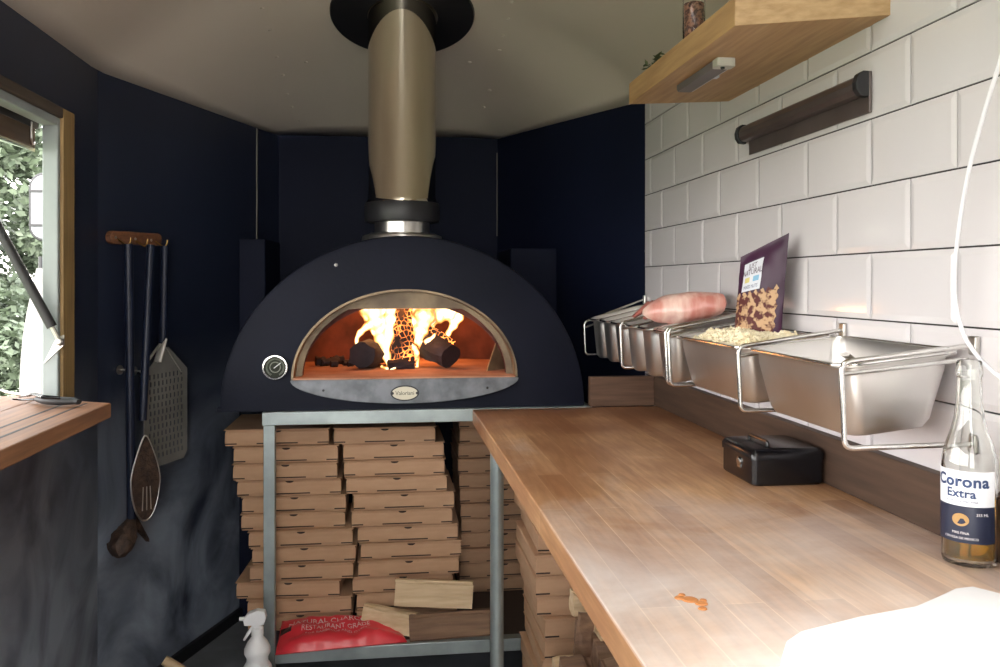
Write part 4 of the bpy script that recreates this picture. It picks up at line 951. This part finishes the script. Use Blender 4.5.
sb = Vector((-.312, 2.13, FZ + .0005)); spb = thing('spray_bottle', 'white plastic spray bottle standing on the floor beside the stand leg', 'spray bottle', sb)
bm = B(); lathe(bm, [(0, 0), (.036, 0), (.038, .004), (.038, .155), (.034, .175), (.026, .188), (.025, .198), (.031, .210), (.031, .220), (.024, .235), (.014, .248), (.012, .256), (0, .256)], sb, 32); obj('bottle', bm, M_white, spb, smooth=True)
bm = B(); lathe(bm, [(.0145, .252), (.0145, .270), (.011, .272), (.011, .280)], sb, 20); sb0 = sb.copy(); sb = sb + Vector((0, 0, .070))
prism(bm, [(sb.x + x, sb.y - .011, sb.z + z) for x, z in ((-.030, .208), (-.032, .222), (-.022, .236), (.0, .243), (.018, .240), (.022, .224), (.016, .208))], (0, .022, 0)); obj('spray_head', bm, M_white, spb, .003)
bm = B(); prism(bm, [(sb.x + x, sb.y - .005, sb.z + z) for x, z in ((-.010, .208), (-.024, .190), (-.034, .172), (-.029, .170), (-.016, .188), (-.002, .208))], (0, .010, 0)); obj('trigger', bm, M_white, spb, .002)
bm = B(); tube(bm, [(sb.x - .030, sb.y, sb.z + .222), (sb.x - .042, sb.y, sb.z + .222)], .005, 12); obj('nozzle', bm, M_white, spb)
hs = thing('hearth_brush', 'wooden-handled dark hearth brush lying on the floor by the left wall', 'brush', (-.45, 2.35, FZ))
p = atZ(163, 659, -.96)
A_ = atY(164, 660, 2.30); C_ = atY(205, 684, 2.30)
bm = B(); tube(bm, [A_, A_.lerp(C_, .1), C_], [.012, .013, .012], 16); obj('handle', bm, wood('pale_handle_wood', (.55, .40, .24), (.42, .29, .16), 0, 8), hs, smooth=True)
bm = B(); pb = atZ(212, 664, FZ + .06)
hd = [(C_.x - .03, 2.30, FZ + .02)]
loops = []
for z, i in ((FZ + .0005, .0), (FZ + .045, .006), (FZ + .060, .014), (FZ + .064, .03)):
    loops.append([(x, y, z) for x, y in rrect(-.545 + i, -.375 - i, 2.27 + i, 2.36 - i, .04)])
loft(bm, loops, True, True); obj('head', bm, M_bristle, hs, smooth=True)

# ================================================================= PEELS on the angled wall
dP = Vector((.340, .940, 0)).normalized()
def pa(s, z, off): return PA + dP * s + NA * off + Vector((0, 0, z))
def hit(x, y, off=.02):
    p = atP(x, y, PA + NA * off, NA); return (p - PA).dot(dP), p.z
rk = thing('tool_rack', 'copper-brown wooden hook rail on the dark angled wall', 'rack', pa(hit(133, 240)[0], hit(133, 246)[1], 0))
s0, z0 = hit(108, 237, .01); s1, z1 = hit(160, 240, .01)
hr = .017
outl = [(s0 + hr - hr * math.cos(a), z0 + hr * math.sin(a)) for a in [PI / 2 - PI * 1.0 * k / 10 for k in range(11)]]
outl = [(s0 + hr + hr * math.cos(a), z0 + hr * math.sin(a)) for a in [PI / 2 + PI * k / 10 for k in range(11)]] + [(s1 - hr + hr * math.cos(a), z1 + hr * math.sin(a)) for a in [-PI / 2 + PI * k / 10 for k in range(11)]]
bm = B(); prism(bm, [pa(s, z, .001) for s, z in outl], NA * .016); obj('board', bm, M_rackw, rk, .002)
hooks = [hit(x, y, .03) for x, y in ((123, 241), (140, 242), (160, 243))]
for s, z in hooks[:3]:
    bm = B(); tube(bm, [pa(s, z + .004, .017), pa(s, z - .006, .032), pa(s, z - .012, .044), pa(s, z - .002, .052), pa(s, z + .008, .053)], 0.0022, 8); obj('hook', bm, M_brass, rk, smooth=True)
bm = B()
for s in (s0 + .02, s0 + .10, s1 - .05):
    lathe(bm, [(.004, 0), (.003, .002), (0, .0025)], seg=10, M=Matrix.Translation(pa(s, z0, .017)) @ NA.to_track_quat('Z', 'Y').to_matrix().to_4x4())
obj('screw_heads', bm, M_steel, rk)
# 1: long brush
s, z = hooks[0]; sb_, zb_ = hit(131, 520, .04); se, ze = hit(116, 556, .045)
t = thing('oven_brush', 'long-handled oven brush with copper bristles, leftmost tool on the hook rail', 'oven brush', pa(sb_, ze, .04))
bm = B(); tube(bm, [pa(s, z - .008, .045), pa(sb_, zb_, .042)], .0115, 14); obj('handle', bm, M_navytube, t, smooth=True)
bm = B(); D_ = pa(se, ze, .045) - pa(sb_, zb_, .042)
n = 12; pth = [pa(sb_, zb_, .042) + D_ * (i / n) for i in range(n + 1)]
tube(bm, pth, [.012, .016, .021, .024, .027, .029, .031, .032, .032, .031, .028, .022, .010], 18, flat=.9)
for v in bm.verts: v.co += Vector((noise.noise(v.co * 90), noise.noise(v.co * 90 + Vector((5, 0, 0))), noise.noise(v.co * 90 + Vector((0, 7, 0))))) * .006
obj('bristles', bm, M_bristle, t, smooth=True)
bm = B(); q0 = pa(*hit(131, 515, .042), .042); q1 = pa(*hit(146, 540, .042), .042); prism(bm, [q0 + Vector((0, 0, .01)), q1 + Vector((0, 0, .004)), q1 - Vector((0, 0, .004)), q0 - Vector((0, 0, .025))], NA * .010); obj('scraper', bm, M_bristle, t)
# 2: turning peel with small oval dark blade seen obliquely
s, z = hooks[1]; st_, zt2 = hit(144, 432, .07)
t = thing('turning_peel', 'turning peel with small dark round blade, middle tool on the hook rail', 'peel', pa(*hit(146, 522, .07), .07))
bm = B(); tube(bm, [pa(s, z - .008, .062), pa(st_, zt2 + .03, .066)], .0105, 14); obj('handle', bm, M_navytube, t, smooth=True)
cs, cz = hit(145, 478, .07); hh = (hit(145, 436, .07)[1] - hit(145, 521, .07)[1]) / 2; ww = .040
Ux = (dP * .75 + NA * .35).normalized()
cc = pa(cs, cz, .070)
def blade(r_in=1.0, off=0): return [cc + Ux * (ww * r_in * math.cos(a) * (1 - .55 * max(0, math.sin(a)) ** 1.2)) + Vector((0, 0, hh * r_in * math.sin(a))) + NA * off for a in [2 * PI * k / 40 for k in range(40)]]
bm = B(); prism(bm, blade(.97), NA * .003); obj('blade', bm, M_bristle, t)
bm = B(); tube(bm, blade(1.0, .0015), .0022, 8, closed=True); obj('rim', bm, M_steel, t, smooth=True)
for a0 in (-.3, 0, .3):
    bm = B(); tube(bm, [cc + Ux * (ww * a0) + Vector((0, 0, -hh * .75)) + NA * .005, cc + Ux * (ww * a0 * .8) + Vector((0, 0, -hh * .2)) + NA * .005], .0015, 6); obj('rib', bm, M_steel, t)
# 3: perforated square peel
s, z = hooks[2]; sj, zj = hit(161, 343, .03)
t = thing('perforated_peel', 'wide slotted aluminium pizza peel, rightmost tool on the hook rail', 'peel', pa(*hit(168, 464, .03), .03))
bm = B(); tube(bm, [pa(s, z - .008, .045), pa(sj, zj - .01, .036)], .0115, 14); obj('handle', bm, M_navytube, t, smooth=True)
sl0, zl = hit(144, 375, .03); sr0, zr = hit(187, 378, .03); zbm = hit(168, 463, .03)[1]; stp, ztp = hit(162, 343, .03)
NX, NZ = 11, 13; bm = B()
w_ = sr0 - sl0; zt3 = zl
def top_z(u): return zt3 + (ztp - zt3) * max(0, 1 - abs(u - .5) / .5 * 1.0) * .92
cu, ch_ = 1 / NX, (zt3 - zbm) / NZ
def addq(pts): bm.faces.new([bm.verts.new(pa(sl0 + w_ * u, zz, .030)) for u, zz in pts])
for i in range(NX):
    for j in range(NZ):
        u0, u1 = i * cu, (i + 1) * cu; a, b = zbm + j * ch_, zbm + (j + 1) * ch_
        if (i in (0, NX - 1)) and j == 0:
            addq([(u0, b), (u1, b), (u1, a)] if i == 0 else [(u0, a), (u1, b), (u0, b)]); continue
        if i in (0, NX - 1) or j == 0: addq([(u0, a), (u1, a), (u1, b), (u0, b)]); continue
        g = .30; sh_ = .10 if j % 2 else -.10
        h0, h1 = u0 + cu * (g + sh_), u1 - cu * (g - sh_); c, d_ = a + ch_ * .16, b - ch_ * .16
        addq([(u0, a), (u1, a), (h1, c), (h0, c)]); addq([(u1, a), (u1, b), (h1, d_), (h1, c)]); addq([(u1, b), (u0, b), (h0, d_), (h1, d_)]); addq([(u0, b), (u0, a), (h0, c), (h0, d_)])
for i in range(NX): addq([(i * cu, zt3), ((i + 1) * cu, zt3), ((i + 1) * cu, top_z((i + 1) * cu)), (i * cu, top_z(i * cu))])
bmesh.ops.remove_doubles(bm, verts=bm.verts, dist=1e-5)
o = obj('blade', bm, M_peel, t); so = o.modifiers.new('s', 'SOLIDIFY'); so.thickness = .0015; so.offset = 0
bm = B()
for (x0_, y0_, x1_, y1_) in ((161, 342, 147, 361), (164, 346, 181, 372)):
    A_ = pa(*hit(x0_, y0_, .032), .034); C_ = pa(*hit(x1_, y1_, .032), .034); tube(bm, [A_, C_], .0048 if x1_ < 160 else .002, 8, flat=.6)
tube(bm, [pa(sj, zj + .012, .040), pa(*hit(157, 362, .034), .036)], [.011, .013], 12, flat=.5)
obj('yoke', bm, M_bracket, t, smooth=True)
# small round strainer hooks behind: loop on the brush handle
for (cx_, cy_, nm, lb) in ((120, 370, 'cup_hook', 'small round metal hook left of the brush handle on the wall'), (134, 371, 'cup_hook', 'small round metal hook between the two long handles')):
    hs_, hz_ = hit(cx_, cy_, .006); c = pa(hs_, hz_, .004); bm = B()
    lathe(bm, [(.012, 0), (.012, .004), (.008, .007), (0, .007)], seg=20, M=Matrix.Translation(c) @ NA.to_track_quat('Z', 'Y').to_matrix().to_4x4())
    tube(bm, [c + NA * .005, c + NA * .02, c + NA * .026 + Vector((0, 0, -.008)), c + NA * .022 + Vector((0, 0, -.014))], .0025, 8)
    tag(obj(nm, bm, M_steel, smooth=True), lb, 'hook')

# ================================================================= PAN GRIPPER on the sill
gz = -.2398
t = thing('pan_gripper', 'black-handled metal pan gripper lying on the hatch sill', 'pan gripper', (-.66, 1.66, gz))
G = lambda x, y, h: atZ(x, y, gz + h)
bm = B(); tube(bm, [G(79, 402, .010), G(74, 401, .011), G(60, 401, .012), G(45, 400, .012), G(38, 399, .010)], [.006, .009, .0105, .0105, .007], 14, flat=.8); obj('handle', bm, M_rubber, t, smooth=True)
bm = B(); tube(bm, [G(60, 398, .022), G(44, 397, .026), G(34, 394, .020), G(20, 397, .008)], [.005, .006, .0045, .003], 10, flat=.6); tube(bm, [G(38, 399, .010), G(22, 400, .006), G(12, 399, .010)], [.005, .004, .003], 8, flat=.5); obj('jaw', bm, M_blackg, t, smooth=True)
bm = B(); tube(bm, [G(30, 396, .010), G(16, 394, .014), G(6, 392, .016), G(1, 390, .018)], [.0025, .003, .003, .002], 8); obj('lever', bm, M_steel, t, smooth=True)

# ---------------------------------------------------------------- lift everything to the floor
for o in list(S.objects):
    if o.parent is None and o is not cam and o is not sun: o.location.z += H
